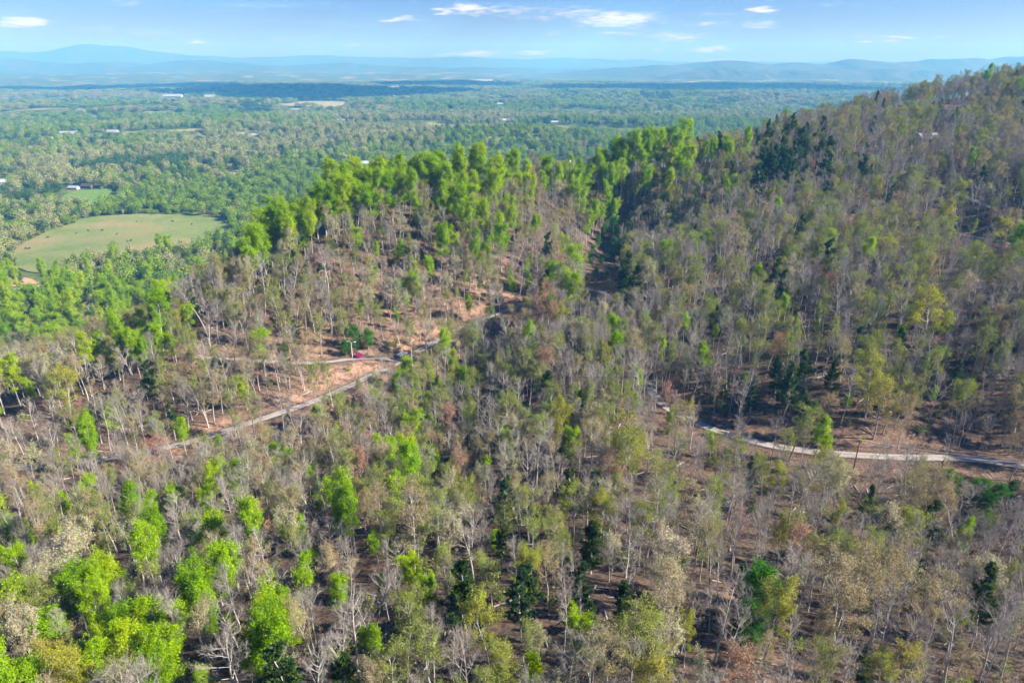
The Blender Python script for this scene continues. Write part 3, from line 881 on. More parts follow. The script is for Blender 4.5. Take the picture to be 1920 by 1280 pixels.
def blob_tree(seed, H, wid, lift, rag):
    """distant crown: many leafy clumps round a lobed body, trunk below"""
    rr = np.random.default_rng(seed); g = TreeGeo()
    g.tube([np.array([0, 0, -2.0]), np.array([0, 0, H * 0.5])], [0.35, 0.2], 5)
    lob = [(rr.normal(size=3) * np.array([wid * 0.30, wid * 0.30, H * 0.12]) + np.array([0, 0, H * (lift + (1 - lift) * 0.48)]), wid * (0.30 + 0.2 * rr.random())) for _ in range(9)]
    lob.append((np.array([0, 0, H * (lift + (1 - lift) * 0.55)]), wid * 0.48))
    cs, od = [], []
    for c, r_ in lob:
        for _ in range(rag):
            d = norm(rr.normal(size=3)); d[2] *= (H * (1 - lift) / wid / 1.25); cs.append(c + d * r_ * (0.85 + 0.2 * rr.random())); od.append(norm(d))
    return g, leaf_quads(cs, wid * 0.115, rr, 1, 0.10, 0.4, 0.4, od, 1.3)


for i in range(5):
    H = (15, 17, 14, 18, 13)[i]
    g, lv = blob_tree(1000 + i, H, (9.5, 8, 11, 7.5, 10)[i] * 0.72, (0.16, 0.22, 0.14, 0.2, 0.12)[i], 90)
    add_proto('valley_tree', g, lv, 'valley_leaf', H, H * 0.6)


def scatter(name, label, kind_protos, pts, var, scl, rot):
    """one mass of trees nobody could count: instances on a cloud of points"""
    cols = []
    for q in range(max(len(ms) for ms in kind_protos)):
        col = bpy.data.collections.new('%s_shapes_%d' % (name, q)); cols.append(col)
        for k, ms in enumerate(kind_protos):
            col.objects.link(bpy.data.objects.new('%s_shape_%d_%02d' % (name, q, k), ms[q]))
    m = bpy.data.meshes.new(name); P = np.asarray(pts, np.float32)
    m.vertices.add(len(P)); m.vertices.foreach_set('co', P.ravel())
    m.attributes.new('variant', 'INT', 'POINT').data.foreach_set('value', np.asarray(var, np.int32))
    m.attributes.new('size', 'FLOAT_VECTOR', 'POINT').data.foreach_set('vector', np.asarray(scl, np.float32).ravel())
    m.attributes.new('turn', 'FLOAT_VECTOR', 'POINT').data.foreach_set('vector', np.asarray(rot, np.float32).ravel())
    o = obj(name, m); tag(o, label, None, kind='stuff')
    ng = bpy.data.node_groups.new(name, 'GeometryNodeTree')
    ng.interface.new_socket('Geometry', in_out='INPUT', socket_type='NodeSocketGeometry'); ng.interface.new_socket('Geometry', in_out='OUTPUT', socket_type='NodeSocketGeometry')
    gi, go = ng.nodes.new('NodeGroupInput'), ng.nodes.new('NodeGroupOutput')
    def attr(nm, ty):
        a = ng.nodes.new('GeometryNodeInputNamedAttribute'); a.data_type = ty; a.inputs['Name'].default_value = nm; return [s for s in a.outputs if s.enabled][0]
    e2 = ng.nodes.new('FunctionNodeEulerToRotation'); jn = ng.nodes.new('GeometryNodeJoinGeometry')
    ng.links.new(attr('turn', 'FLOAT_VECTOR'), e2.inputs[0])
    av, asz = attr('variant', 'INT'), attr('size', 'FLOAT_VECTOR')
    for col in cols:
        ci = ng.nodes.new('GeometryNodeCollectionInfo'); ci.inputs['Collection'].default_value = col; ci.inputs['Separate Children'].default_value = True; ci.inputs['Reset Children'].default_value = True
        ip = ng.nodes.new('GeometryNodeInstanceOnPoints'); ip.inputs['Pick Instance'].default_value = True
        ng.links.new(gi.outputs[0], ip.inputs['Points']); ng.links.new(ci.outputs[0], ip.inputs['Instance'])
        ng.links.new(av, ip.inputs['Instance Index']); ng.links.new(e2.outputs[0], ip.inputs['Rotation']); ng.links.new(asz, ip.inputs['Scale'])
        ng.links.new(ip.outputs[0], jn.inputs[0])
    ng.links.new(jn.outputs[0], go.inputs[0])
    md = o.modifiers.new('scatter', 'NODES'); md.node_group = ng
    return o

# ------------------------------------------------------------------ houses (placed first: the trees keep clear of them)
M['siding'] = plain('siding', (0.40, 0.40, 0.39), 0.7, 0.2, 0.06, 3)
M['brick_wall'] = plain('brick_wall', (0.13, 0.10, 0.085), 0.9, 0.1, 0.15, 4)
M['tan_siding'] = plain('tan_siding', (0.48, 0.42, 0.33), 0.8, 0.1, 0.1, 3)
M['roof_dark'] = plain('roof_dark', (0.075, 0.072, 0.075), 0.9, 0.1, 0.25, 2)
M['roof_brown'] = plain('roof_brown', (0.16, 0.10, 0.075), 0.9, 0.1, 0.25, 2)
M['roof_metal'] = plain('roof_metal', (0.33, 0.35, 0.37), 0.5, 0.3, 0.06, 1)
M['roof_blue'] = plain('roof_blue', (0.42, 0.55, 0.68), 0.45, 0.4, 0.06, 1)
M['window_glass'] = plain('window_glass', (0.03, 0.04, 0.05), 0.08, 0.5)
M['door_paint'] = plain('door_paint', (0.16, 0.06, 0.04), 0.5, 0.3)
CLEAR = []      # (x, y, radius, how far the view in front is open)


def house(px, py, L, Wd, Hh, wall, roof, label, rz=0.0, cat='house', front=70, name='house'):
    h = hit(px, py)
    root = bpy.data.objects.new(name, None); COL.objects.link(root)
    root.location = (h[0], h[1], float(height(*h)) - 0.2); root.rotation_euler = (0, 0, R(rz))
    tag(root, label, cat)
    CLEAR.append((h[0], h[1], L * 0.6 + 6, front))
    w = MB(); w.box(-L / 2, L / 2, -Wd / 2, Wd / 2, -1.5, Hh)
    g = Hh + Wd * 0.33
    w.add([(-L / 2, -Wd / 2, Hh), (-L / 2, Wd / 2, Hh), (-L / 2, 0, g), (L / 2, -Wd / 2, Hh), (L / 2, Wd / 2, Hh), (L / 2, 0, g)], [(0, 2, 1), (3, 4, 5)])
    w.build('wall', M[wall], root)
    e, th = 0.6, 0.22; rf = MB(); sl = 0.66
    for s in (-1, 1):
        yo = s * (Wd / 2 + e); zo = Hh - e * sl
        A = [(-L / 2 - e, yo, zo), (L / 2 + e, yo, zo), (L / 2 + e, 0, g), (-L / 2 - e, 0, g)]
        rf.add([*A, *[(a, b_, c + th) for a, b_, c in A]], [(0, 1, 2, 3), (7, 6, 5, 4), (0, 4, 5, 1), (1, 5, 6, 2), (2, 6, 7, 3), (3, 7, 4, 0)])
    rfo = rf.build('roof', M[roof], root)
    if cat == 'house':
        c = MB(); c.box(L * 0.18, L * 0.18 + 0.9, 0.3, 1.2, Hh, g + 1.1); c.build('chimney', M['brick_wall'], rfo)
    nw = max(2, int(L / 3.6))
    for s in (-1, 1):
        for i in range(nw):
            x = -L / 2 + L * (i + 0.5) / nw
            if s < 0 and i == nw // 2:
                d = MB(); d.box(x - 0.55, x + 0.55, -Wd / 2 - 0.06, -Wd / 2 + 0.05, 0, 2.2); d.build('door', M['door_paint'], root)
            else:
                d = MB(); y = s * Wd / 2; d.box(x - 0.6, x + 0.6, y - 0.05, y + 0.05, 1.1, 2.5); d.build('window', M['window_glass'], root)
    return root


for fp, fr in zip(field_polys, (0, 80, 70, 60, 80)):
    if fr: c_ = fp.mean(0); CLEAR.append((c_[0], c_[1], 0.55 * float(np.ptp(fp[:, 0])), fr))
house(690, 309, 24, 10, 3.2, 'siding', 'roof_blue', 'long house with pale blue roof behind the spur crest', 6, front=60)
house(165, 353, 16, 9, 4.0, 'brick_wall', 'roof_dark', 'dark barn at the top edge of the small meadow', -8, 'barn', name='barn')
house(139, 355, 14, 7, 3.0, 'siding', 'roof_metal', 'low white shed left of the dark barn', -8, 'shed', name='shed')
house(12, 345, 22, 11, 4.0, 'siding', 'roof_metal', 'white farmhouse at the left frame edge', 20)
house(450, 256, 30, 14, 5, 'siding', 'roof_metal', 'pale metal building right of the tan field strip', 5, 'building', name='building')
house(480, 257, 18, 12, 4, 'siding', 'roof_metal', 'smaller pale building touching the tan strip building', 0, 'building', name='building')
house(130, 254, 40, 15, 5, 'siding', 'roof_metal', 'long white building left of the tan field strip', 2, 'building', name='building')
house(212, 251, 26, 14, 5, 'siding', 'roof_metal', 'white roofed building at the left end of the tan strip', -4, 'building', name='building')
house(375, 257, 26, 13, 4, 'brick_wall', 'roof_dark', 'dark roofed house at the right end of the tan strip', 0, front=60)
house(325, 183, 95, 30, 7, 'siding', 'roof_metal', 'long white warehouse at the edge of the shadowed plain', 2, 'warehouse', front=260, name='warehouse')
house(395, 184, 55, 28, 7, 'siding', 'roof_metal', 'shorter white warehouse right of the long one', 0, 'warehouse', front=260, name='warehouse')
house(908, 154, 150, 45, 9, 'siding', 'roof_metal', 'white factory far out on the blue plain', 0, 'factory', front=500, name='factory')
house(738, 167, 70, 30, 7, 'siding', 'roof_metal', 'white sheds at the edge of the cloud shadow', 0, 'shed', front=400, name='shed')
house(950, 229, 44, 15, 5, 'siding', 'roof_metal', 'long white building beyond the pale wooded knoll', 3, 'building', front=120, name='building')
house(938, 198, 24, 12, 6, 'siding', 'roof_metal', 'small white house above the knoll building', 0, front=120)
house(1238, 214, 46, 16, 5, 'siding', 'roof_metal', 'white building among woods left of the grey ridge', 0, 'building', front=120, name='building')
house(1262, 211, 22, 12, 5, 'siding', 'roof_dark', 'dark roofed house beside the ridge-side white building', 0, front=110)
house(640, 228, 24, 12, 4, 'siding', 'roof_metal', 'white farmhouse in the middle distance over the crest', 0, front=100)
house(655, 232, 20, 11, 4, 'tan_siding', 'roof_brown', 'brown roofed house beside the middle distance farmhouse', 20, front=90)
house(620, 259, 26, 11, 4, 'siding', 'roof_dark', 'white walled house amid dark pines over the crest', 0, front=80)
house(500, 272, 20, 10, 4, 'tan_siding', 'roof_brown', 'brown roofed house hidden in tan woods', 10, front=70)
house(180, 222, 24, 11, 4, 'siding', 'roof_metal', 'white house in woods above the tan field strip', 0, front=100)
house(265, 213, 26, 12, 5, 'brick_wall', 'roof_dark', 'dark house in woods below the white warehouse', 0, front=100)
house(90, 262, 22, 11, 4, 'tan_siding', 'roof_brown', 'tan house in woods at the far left', -10, front=70)
house(1130, 232, 22, 12, 4, 'siding', 'roof_dark', 'small white house left of the ridge building', 0, front=100)
house(1040, 232, 20, 11, 4, 'siding', 'roof_metal', 'pale roofed cabin right of the knoll building', 0, 'cabin', front=100, name='cabin')
house(555, 208, 30, 12, 5, 'siding', 'roof_metal', 'white house below the pale hay field', 0, front=130)
house(1772, 216, 14, 8, 4.6, 'siding', 'roof_brown', 'white house high among bare trees on the ridge', -12, front=20)
house(1736, 268, 13, 8, 3.6, 'siding', 'roof_metal', 'white cabin with metal roof lower on the ridge', 10, 'cabin', front=20, name='cabin')
house(1690, 213, 12, 8, 4.0, 'brick_wall', 'roof_dark', 'dark roofed house left of the ridge-top house', 0, front=16)

# ------------------------------------------------------------------ where the trees stand
trees = []


def special(kind, lst, big=1.0):
    for it in lst:
        px, py = it[0], it[1]; s = (it[2] if len(it) > 2 else 1.0) * big * (0.92 + 0.16 * random.random())
        v = random.randrange(len(PROTO[kind])); hc = PROTO[kind][v][3] * s
        if kind == 'green_tree' and py > 620: s *= 0.84; hc *= 0.84
        f_ = float(np.interp(py, [560, 800, 1000, 1250], [1.0, 0.96, 0.86, 0.78])); s *= f_; hc *= f_
        h = hit(px, py, hc)
        if h is None or math.hypot(*h) > 900: continue
        if h is not None and kind == 'green_tree' and math.hypot(*h) > 270: s *= 1.30
        trees.append(dict(kind=kind, x=h[0], y=h[1], v=v, s=s, sp=True))


special('green_tree', [(475, 458), (500, 432), (530, 424), (560, 402), (590, 378), (620, 352), (650, 345), (680, 350), (710, 352), (735, 362), (610, 402), (640, 392), (580, 432), (548, 442), (665, 385), (700, 388), (505, 456), (460, 472),
    (600, 362), (632, 360), (570, 420), (520, 440), (690, 370), (660, 365), (775, 332), (805, 326), (830, 332), (852, 322), (870, 336), (890, 326), (910, 340), (940, 332), (965, 330), (990, 326), (1010, 312), (1040, 302), (1110, 294), (1140, 288), (1170, 284), (1200, 278),
    (1230, 268), (1255, 258), (790, 345), (845, 350), (880, 352), (925, 350), (955, 345), (815, 345), (900, 365), (760, 345), (1025, 325), (1065, 315), (1125, 312), (1155, 305), (1185, 300), (1215, 295), (1095, 305),
    (830, 372), (852, 392), (882, 386), (902, 412), (870, 420), (765, 378), (782, 402), (920, 372), (1080, 352), (1086, 384), (1130, 332), (1150, 352), (1100, 422), (1112, 402), (965, 422), (940, 462), (1140, 380), (1165, 340),
    (1290, 240), (1320, 232), (1342, 228), (1280, 332, .9), (1270, 312, .9), (1352, 252), (1365, 362, .9), (1376, 352, .9), (1250, 342, .9), (1210, 356, .9), (1305, 250), (1275, 255), (1330, 245), (1420, 226), (1235, 290), (1260, 280), (1285, 270),
    (885, 482), (825, 477, .85), (780, 542, .7), (1078, 505), (1072, 545), (1092, 535, .9), (1040, 528, .8), (1012, 522, .8), (985, 542, .6), (960, 537, .6), (880, 577, .5), (935, 452, .8), (905, 417, .8), (860, 400, .9),
    (1150, 632), (1160, 662, .9), (1190, 702, .7), (1250, 482, .7), (1195, 748, .7), (1202, 718, .7), (1227, 692, .7), (840, 652), (850, 682), (892, 628, .8), (760, 692, .9), (772, 722, .9), (740, 732, .9), (792, 748, .9), (752, 772, .8), (870, 704, .8), (810, 700, .8), (830, 720, .8), (700, 740, .6), (885, 602, .6),
    (155, 822, 1.1), (172, 838), (145, 842), (340, 807, .8), (600, 777, .7), (512, 860, .9), (528, 856, .8), (490, 866, .8), (160, 920), (155, 945, .8), (270, 962), (250, 950), (300, 1000), (320, 942, .7), (395, 912), (382, 946, .8), (100, 992, .6), (182, 1110), (170, 1130),
    (735, 862, 1.1), (752, 902, 1.1), (735, 932), (782, 880, 1.1), (645, 935, 1.1), (658, 962, 1.1), (632, 962), (562, 1005, .8), (592, 1046, .6), (600, 945, .5), (715, 850), (765, 860),
    (360, 1130), (405, 1162, .9), (522, 1140, .8), (510, 1180), (500, 1222), (462, 1242, .7), (242, 1180), (282, 1170), (155, 1222), (170, 1246), (270, 1240), (230, 1242), (315, 1222), (332, 1190, .8), (200, 1202), (540, 1170, .8), (300, 1270), (380, 1260, .8), (120, 1250, .8),
    (715, 1086, .5), (910, 872, .7), (1042, 966, .5), (920, 1016, .6), (1535, 812, .8), (1790, 812, .8), (1665, 836, .6), (1335, 830, .5), (1330, 772, .5), (1810, 1010, .8), (1850, 976, .5), (1620, 492, .7), (1575, 492, .5), (1475, 482, .5), (1910, 472), (1470, 582, .6), (1300, 602, .6),
    (1285, 612, .6), (1545, 850, .7), (1740, 137), (1790, 132), (1830, 137), (1860, 137), (1880, 132), (1765, 147), (1850, 152), (1810, 145),
    (300, 560, .8), (330, 545, .8), (270, 575, .8), (350, 590, .7), (235, 600, .7), (60, 560), (110, 540), (150, 545), (90, 590), (30, 600), (130, 530), (20, 560), (200, 545), (50, 620), (280, 520, .8), (180, 575, .8), (110, 600), (10, 640), (70, 650, .8), (300, 470, .9), (315, 462, .9), (240, 490, .8), (210, 488, .8)])
special('green_tree', [(x + random.uniform(-9, 9), np.interp(x, sky_x, sky_y) + random.uniform(22, 62), random.uniform(.8, 1.05)) for sky_x, sky_y in [([c[0] for c in CREST], [c[1] for c in CREST])]
    for x in list(range(455, 760, 13)) + list(range(770, 960, 16)) + list(range(1010, 1400, 16))])
special('green_tree', [(random.uniform(-40, 330), random.uniform(515, 670), random.uniform(.75, 1.15)) for _ in range(115)])
special('green_tree', [(random.uniform(40, 900), random.uniform(740, 1230), random.uniform(.45, .75)) for _ in range(46)] + [(random.uniform(560, 1080), random.uniform(430, 620), random.uniform(.4, .65)) for _ in range(22)] + [(random.uniform(1250, 1880), random.uniform(440, 800), random.uniform(.4, .65)) for _ in range(16)])
special('yellow_tree', [(random.uniform(-40, 380), random.uniform(520, 670), random.uniform(.6, .85)) for _ in range(26)])
special('yellow_tree', [(1640, 700, 1.15), (1655, 745, 1.1), (1692, 745, .8), (1745, 585, 1.15), (1722, 590, .8), (90, 692, .8), (1165, 802, .8), (1172, 832, .8), (915, 1160, .85), (990, 1075, .8), (940, 1268, .7), (1555, 868, .8), (1575, 880, .8), (1670, 258, .8), (1770, 402), (1800, 362),
    (1440, 908, .8), (1565, 972, .6), (1840, 232, .7), (1290, 1192, .6), (740, 642, .4), (435, 442, .9), (1690, 382, .5), (1752, 412, .8), (860, 905, .5), (1720, 1000, 1.0), (1700, 992, .7), (130, 1275, .9), (90, 1268, .8), (1080, 300, .9), (690, 502, .6), (1440, 270, .8), (1480, 255, .7), (1600, 180, .7), (1790, 225, .6), (1300, 660, .5), (1660, 1260, .7), (1700, 1262, .8), (400, 560, .6)])
special('blossoming_tree', [(1310, 972, .9), (1135, 942, .9), (1235, 1022), (1242, 1062), (840, 1002), (630, 432), (470, 508), (250, 1032, .9), (120, 1052, 1.15), (75, 870), (22, 862), (1050, 362), (1640, 986), (1145, 1032, .7), (1440, 562, .8), (1690, 582, .5), (95, 1092), (40, 1202), (1320, 1268, .7), (85, 1110), (130, 1090), (1650, 960, .8), (1240, 1090, .8), (1130, 700, .6), (1010, 1200, .5)])
special('russet_tree', [(480, 992), (682, 880), (285, 847), (1022, 692), (1252, 742, .8), (1525, 322), (1350, 312, .8), (232, 577), (1030, 556, 1.25), (1018, 582, 1.2), (1042, 590, 1.1), (960, 400, .8), (640, 820, .9), (150, 770, .7), (720, 500, .7), (590, 500, .8)])
special('tan_tree', [(1640, 1080, 1.0), (1620, 1100), (1655, 1120), (1600, 1060), (1590, 1120), (1240, 1130), (770, 985, 1.2), (625, 830), (1730, 930, 1.2), (1700, 915), (1760, 960), (1780, 940), (1690, 950)])
special('olive_tree', [(510, 557, 1.1), (490, 540), (525, 580), (1180, 860), (340, 610), (350, 640), (320, 625)])
special('pine_tree', [(1420, 262, 1.1), (1445, 250, 1.1), (1470, 255, 1.2), (1460, 232, 1.25), (1490, 285, 1.1), (1522, 295, 1.1), (1500, 262), (1540, 282), (1435, 285), (1475, 300), (1610, 217), (1602, 232, .9), (1640, 235, .9), (1560, 285), (1535, 275), (1410, 300, .8), (1455, 318, .8), (1510, 325),
    (1740, 278, .8), (1895, 345), (1872, 362), (1500, 692), (1480, 722), (1512, 762), (1460, 702), (1540, 462, .8), (870, 1105, .85), (978, 1120, .9), (985, 1090, .7), (1108, 1150, .6), (1172, 1125, .7), (1110, 1022, .9), (940, 1012, .6), (1392, 1082, .6), (1560, 700, .8), (1610, 640, .7), (1690, 640, .7), (1800, 700, .7), (1490, 600, .7), (1200, 1200, .6), (290, 565, .9), (345, 545, .9), (1172, 452), (1180, 500), (1178, 425), (1186, 470), (1170, 520, .8), (1190, 530), (1182, 560, .8), (310, 575, .9), (330, 525, .9), (360, 560, .9),  # pines beside the ravine gap are added to cast shade into it
    (1650, 270, .9), (1590, 300, .8), (1330, 560, .7), (1390, 640, .6), (540, 780, .5), (190, 760, .8), (175, 770, .7), (320, 780, .7), (1860, 420, .8), (1840, 330, .8)])
special('pine_tree', [(random.gauss(1480, 45), random.gauss(282, 22), random.uniform(.95, 1.3)) for _ in range(34)] + [(1800 + random.gauss(0, 30), 140 + random.gauss(0, 8), .9) for _ in range(5)])
special('evergreen_tree', [(665, 637, 1.1), (648, 655, .7), (690, 640, .8), (200, 650, .6), (1425, 1125, 1.2), (1434, 1152, 1.05), (1418, 1165, .9), (1390, 1195, .6), (1140, 405, .9), (1150, 422, .9), (1160, 442, .9), (1134, 432, .8), (1156, 462, .9), (1166, 478, .9), (1164, 502, .9), (1170, 455, 1), (1146, 390, .9), (1172, 525, .9), (1176, 550, .8), (1186, 590, .8), (1196, 630, .8), (1120, 455, .7), (1108, 485, .6), (1880, 850, .5), (470, 660, .5), (1112, 470, .5), (1128, 488, .55), (1118, 512, .5), (1140, 520, .5), (1150, 478, .6), (1146, 440, .6), (1192, 640, .5), (1202, 668, .5), (1214, 700, .5), (1180, 615, .5), (1226, 722, .5),  # those in the ravine are added as dark masses in place of shade
    (880, 760, .6), (905, 790, .6), (930, 745, .6), (960, 800, .6), (985, 770, .5), (850, 810, .6), (915, 830, .5), (1800, 915, .6), (1835, 925, .7), (1870, 930, .6), (1850, 945, .6), (1895, 920, .6), (1780, 895, .5)])  # gully and right hollow: added evergreens whose dark leaves stand in for shade
bare_big = [(415, 1235, 1.0), (1745, 775, 1.05), (660, 1160, 1.0), (535, 920, 1.0), (1520, 960, 1.0), (1870, 1180, 1.1), (1800, 1200, 1.1), (1880, 1010, 1.0), (235, 1130, .9), (330, 1060, 1), (1210, 600, 1), (1230, 560, 1)]
special('bare_tree', bare_big)

NEAR_END = lambda px: np.interp(px, [-200, 380, 470, 560, 2100], [300, 300, 110, 45, 40])   # how far past the skyline the near woods go on
S0 = 4.4
gx, gy = np.meshgrid(np.arange(-420, 640, S0), np.arange(26, 800, S0))
fx = (gx + rng.uniform(-0.42, 0.42, gx.shape) * S0).ravel(); fy = (gy + rng.uniform(-0.42, 0.42, gy.shape) * S0).ravel()
fz = height(fx, fy)
fpx, fpy, fdep = project(fx, fy, fz)
tpx, tpy, _ = project(fx, fy, fz + 18)
raz = np.arctan2(fx, fy); rr_ = np.hypot(fx, fy); crr = np.interp(raz, crest_az, crest_r)
ok = (fdep > 30) & (fpx > -170) & (fpx < 2090) & (tpy < 1420) & (rr_ < crr + NEAR_END(fpx))
rd = np.full(fx.shape, 1e9); rd[ok] = road_dist(fx[ok], fy[ok])
ok &= rd > 4.6
for p in field_polys: ok &= ~inside(p, fx, fy)


def open_view(x, y, k):
    """true where the place must stay open for a house and the view to it"""
    out = np.zeros(np.shape(x), bool)
    for cx, cy, r_, fr in CLEAR:
        L = math.hypot(cx, cy); ux, uy = cx / L, cy / L
        a = (x - cx) * ux + (y - cy) * uy; c = np.abs((x - cx) * -uy + (y - cy) * ux)
        out |= (a > -fr) & (a < r_) & (c < r_ * k)
    return out


ok &= ~open_view(fx, fy, 0.85)
# thinner woods where the photograph shows the ground between the trunks
THIN = [(760, 560, 190, 95, .18), (620, 640, 120, 70, .10), (1480, 1140, 130, 120, .18), (1790, 460, 120, 55, .45), (1125, 500, 48, 70, .96), (880, 770, 90, 60, .5), (1840, 930, 110, 45, .85), (1450, 900, 160, 60, .12), (300, 860, 260, 60, .22), (1560, 600, 300, 170, .22), (680, 690, 60, 20, .75), (1620, 1020, 90, 50, .22), (250, 1010, 240, 80, .15)]
keep = np.ones(fx.shape) * 0.94
for cx, cy, sx, sy, k in THIN: keep *= 1 - k * np.exp(-((fpx - cx) / sx) ** 2 - ((fpy - cy) / sy) ** 2)
keep = np.where(rr_ > crr + 15, keep * 0.85, keep) * np.interp(rr_, [90, 260], [1.0, 0.82])
ok &= rng.random(fx.shape) < keep
sxy = np.array([(t['x'], t['y']) for t in trees])
ii = np.where(ok)[0]
near_sp = np.array([np.min((sxy[:, 0] - fx[i]) ** 2 + (sxy[:, 1] - fy[i]) ** 2) for i in ii])
ii = ii[near_sp > 3.1 ** 2]
pxy = np.array([(t['x'], t['y']) for t in trees if t['kind'] == 'pine_tree'])
ii = ii[np.array([np.min((pxy[:, 0] - fx[i]) ** 2 + (pxy[:, 1] - fy[i]) ** 2) for i in ii]) > 4.6 ** 2]
KN = ['bare_tree', 'tan_tree', 'olive_tree', 'green_tree', 'yellow_tree', 'blossoming_tree', 'russet_tree', 'pine_tree']
MIX = [  # centre, reach, shares of the kinds above
    (1650, 600, 380, 240, (.46, .09, .36, .006, .035, .014, .01, .025)), (1700, 280, 320, 130, (.52, .12, .29, .004, .03, .01, .01, .02)), (1150, 640, 150, 130, (.62, .10, .24, .01, .01, .01, .015, .0)),
    (750, 560, 260, 130, (.42, .26, .22, .03, .02, .02, .03, .0)), (800, 360, 330, 50, (.40, .14, .12, .30, .01, .02, .01, .0)), (350, 640, 330, 110, (.40, .24, .26, .03, .02, .02, .03, .01)),
    (120, 560, 220, 70, (.10, .24, .20, .38, .04, .02, .01, .01)), (250, 950, 320, 160, (.50, .24, .12, .07, .01, .03, .02, .0)), (250, 1200, 300, 110, (.46, .20, .12, .16, .02, .03, .01, .0)),
    (850, 780, 220, 100, (.42, .12, .36, .07, .02, .0, .0, .01)), (900, 1080, 330, 220, (.52, .12, .24, .01, .03, .03, .01, .04)), (1500, 1100, 330, 160, (.58, .20, .14, .005, .015, .03, .01, .02)), (1850, 1050, 200, 200, (.70, .12, .12, .01, .01, .02, .0, .02))]
for i in ii:
    wsum = np.zeros(8) + 1e-6
    for cx, cy, sx, sy, m in MIX: wsum += np.array(m) * math.exp(-((fpx[i] - cx) / sx) ** 2 - ((fpy[i] - cy) / sy) ** 2)
    patch = float(fbm(np.array(fx[i]), np.array(fy[i]), 30, 2)); wsum[3] *= max(0.1, 1 + 3.5 * patch); wsum[7] *= max(0.05, 1 - 5 * patch); wsum[1] *= max(.3, 1 + 2 * patch)
    k = KN[rng.choice(8, p=wsum / wsum.sum())]
    s = 0.58 + 0.46 * rng.random() ** 0.9
    s *= float(np.interp(rr_[i], [70, 130, 240], [0.76, 0.84, 1.0]))
    if rng.random() < 0.12: s *= 0.6
    trees.append(dict(kind=k, x=fx[i], y=fy[i], v=int(rng.integers(len(PROTO[k]))), s=s, sp=False))

ln, _z, _w = road_lines['gravel_road']
q0, q1 = hit(1160, 578), hit(1236, 752)
i0, i1 = (int(np.argmin((ln[:, 0] - q[0]) ** 2 + (ln[:, 1] - q[1]) ** 2)) for q in (q0, q1))
for i in range(min(i0, i1), max(i0, i1)):
    tgv = ln[i + 1] - ln[i]; nv = np.array([-tgv[1], tgv[0]]) / (np.linalg.norm(tgv) + 1e-9)
    for sd in (-1, 1):
        if rng.random() < 0.85:
            k = ('bare_tree', 'bare_tree', 'olive_tree', 'tan_tree', 'green_tree')[int(rng.choice(5, p=[.3, .22, .3, .13, .05]))]; p = ln[i] + nv * sd * (2.3 + 1.6 * rng.random())
            trees.append(dict(kind=k, x=p[0], y=p[1], v=int(rng.integers(len(PROTO[k]))), s=0.62 + 0.3 * rng.random(), sp=False, edge=True))
# keep the stretches of road open that the photograph shows
SEEN = [(350, 833), (380, 824), (440, 800), (500, 780), (540, 768), (570, 758), (600, 748), (640, 731), (660, 723), (685, 711), (705, 700), (780, 662), (800, 650), (820, 640), (880, 607), (900, 599), (930, 588), (960, 577), (1110, 546), (1130, 547), (1145, 555), (640, 672), (665, 668), (690, 667), (715, 671), 
        (1245, 765), (1275, 780), (1310, 796), (1340, 806), (1370, 817), (1400, 826), (1440, 835), (1480, 842), (1510, 846), (1570, 851), (1600, 852), (1630, 853), (1690, 853), (1720, 854), (1750, 857), (1790, 862), (1840, 869), (1890, 877), (60, 880), (1680, 417), (1800, 441), (1830, 446), (1870, 454), (1900, 460), (1770, 353), (1790, 362), (1830, 379),
        (100, 450), (200, 440), (300, 430), (380, 420), (350, 440), (60, 480), (150, 470), (260, 460), (660, 650), (672, 668), (755, 664), (1110, 500), (1125, 480), (1125, 520), (1140, 500), (1140, 450), (1130, 535)]
SEEN = np.array(SEEN, float)
for t in trees:
    t['z'] = float(height(t['x'], t['y']))
    H, hc = PROTO[t['kind']][t['v']][2] * t['s'], PROTO[t['kind']][t['v']][3] * t['s']
    px, py, dp = project(t['x'], t['y'], t['z']); _, ty, _ = project(t['x'], t['y'], t['z'] + H); _, cy, _ = project(t['x'], t['y'], t['z'] + 0.36 * H)
    t.update(px=float(px), py=float(py), ty=float(ty), H=H, dep=float(dp), dist=math.hypot(t['x'], t['y']), cw=3.0 * t['s'] * FPX / float(dp))


def hides(t):
    m = (np.abs(SEEN[:, 0] - t['px']) < t['cw'] * 0.95 + 3) & (SEEN[:, 1] > t['ty'] - 2) & (SEEN[:, 1] < t['py'] - (t['py'] - t['ty']) * 0.33)
    return bool(m.any())


HARD = np.array([(x, y) for x in (1104, 1116, 1128, 1140, 1150) for y in (475, 490, 505, 520, 535, 548)], float)


def keep_tree(t):
    if ((np.abs(HARD[:, 0] - t['px']) < t['cw'] * 0.8 + 2) & (HARD[:, 1] > t['ty']) & (HARD[:, 1] < t['py'] + 4)).any() and t['kind'] != 'evergreen_tree' and t['px'] < 1168: return False
    if t.get('edge'): return True
    if road_dist(np.array(t['x']), np.array(t['y'])) < 3.4: return False
    if t['sp']:
        return not (hides(t) and t['kind'] in ('green_tree',) and random.random() < 0.5)
    if not hides(t): return True
    return random.random() < (0.42 if t['kind'] == 'bare_tree' else 0.15)


trees = [t for t in trees if keep_tree(t)]

# ------------------------------------------------------------------ trees as things, each with trunk and crown
NOUN = {'bare_tree': 'bare grey tree', 'tan_tree': 'tan budding tree', 'olive_tree': 'olive-green budding tree', 'green_tree': 'bright green leafy tree', 'yellow_tree': 'yellow-green tree',
        'blossoming_tree': 'cream-coloured budding tree', 'russet_tree': 'russet-pink budding tree', 'pine_tree': 'dark green pine', 'evergreen_tree': 'dense deep green evergreen'}  # evergreens include those added to darken the ravine, gully and hollow


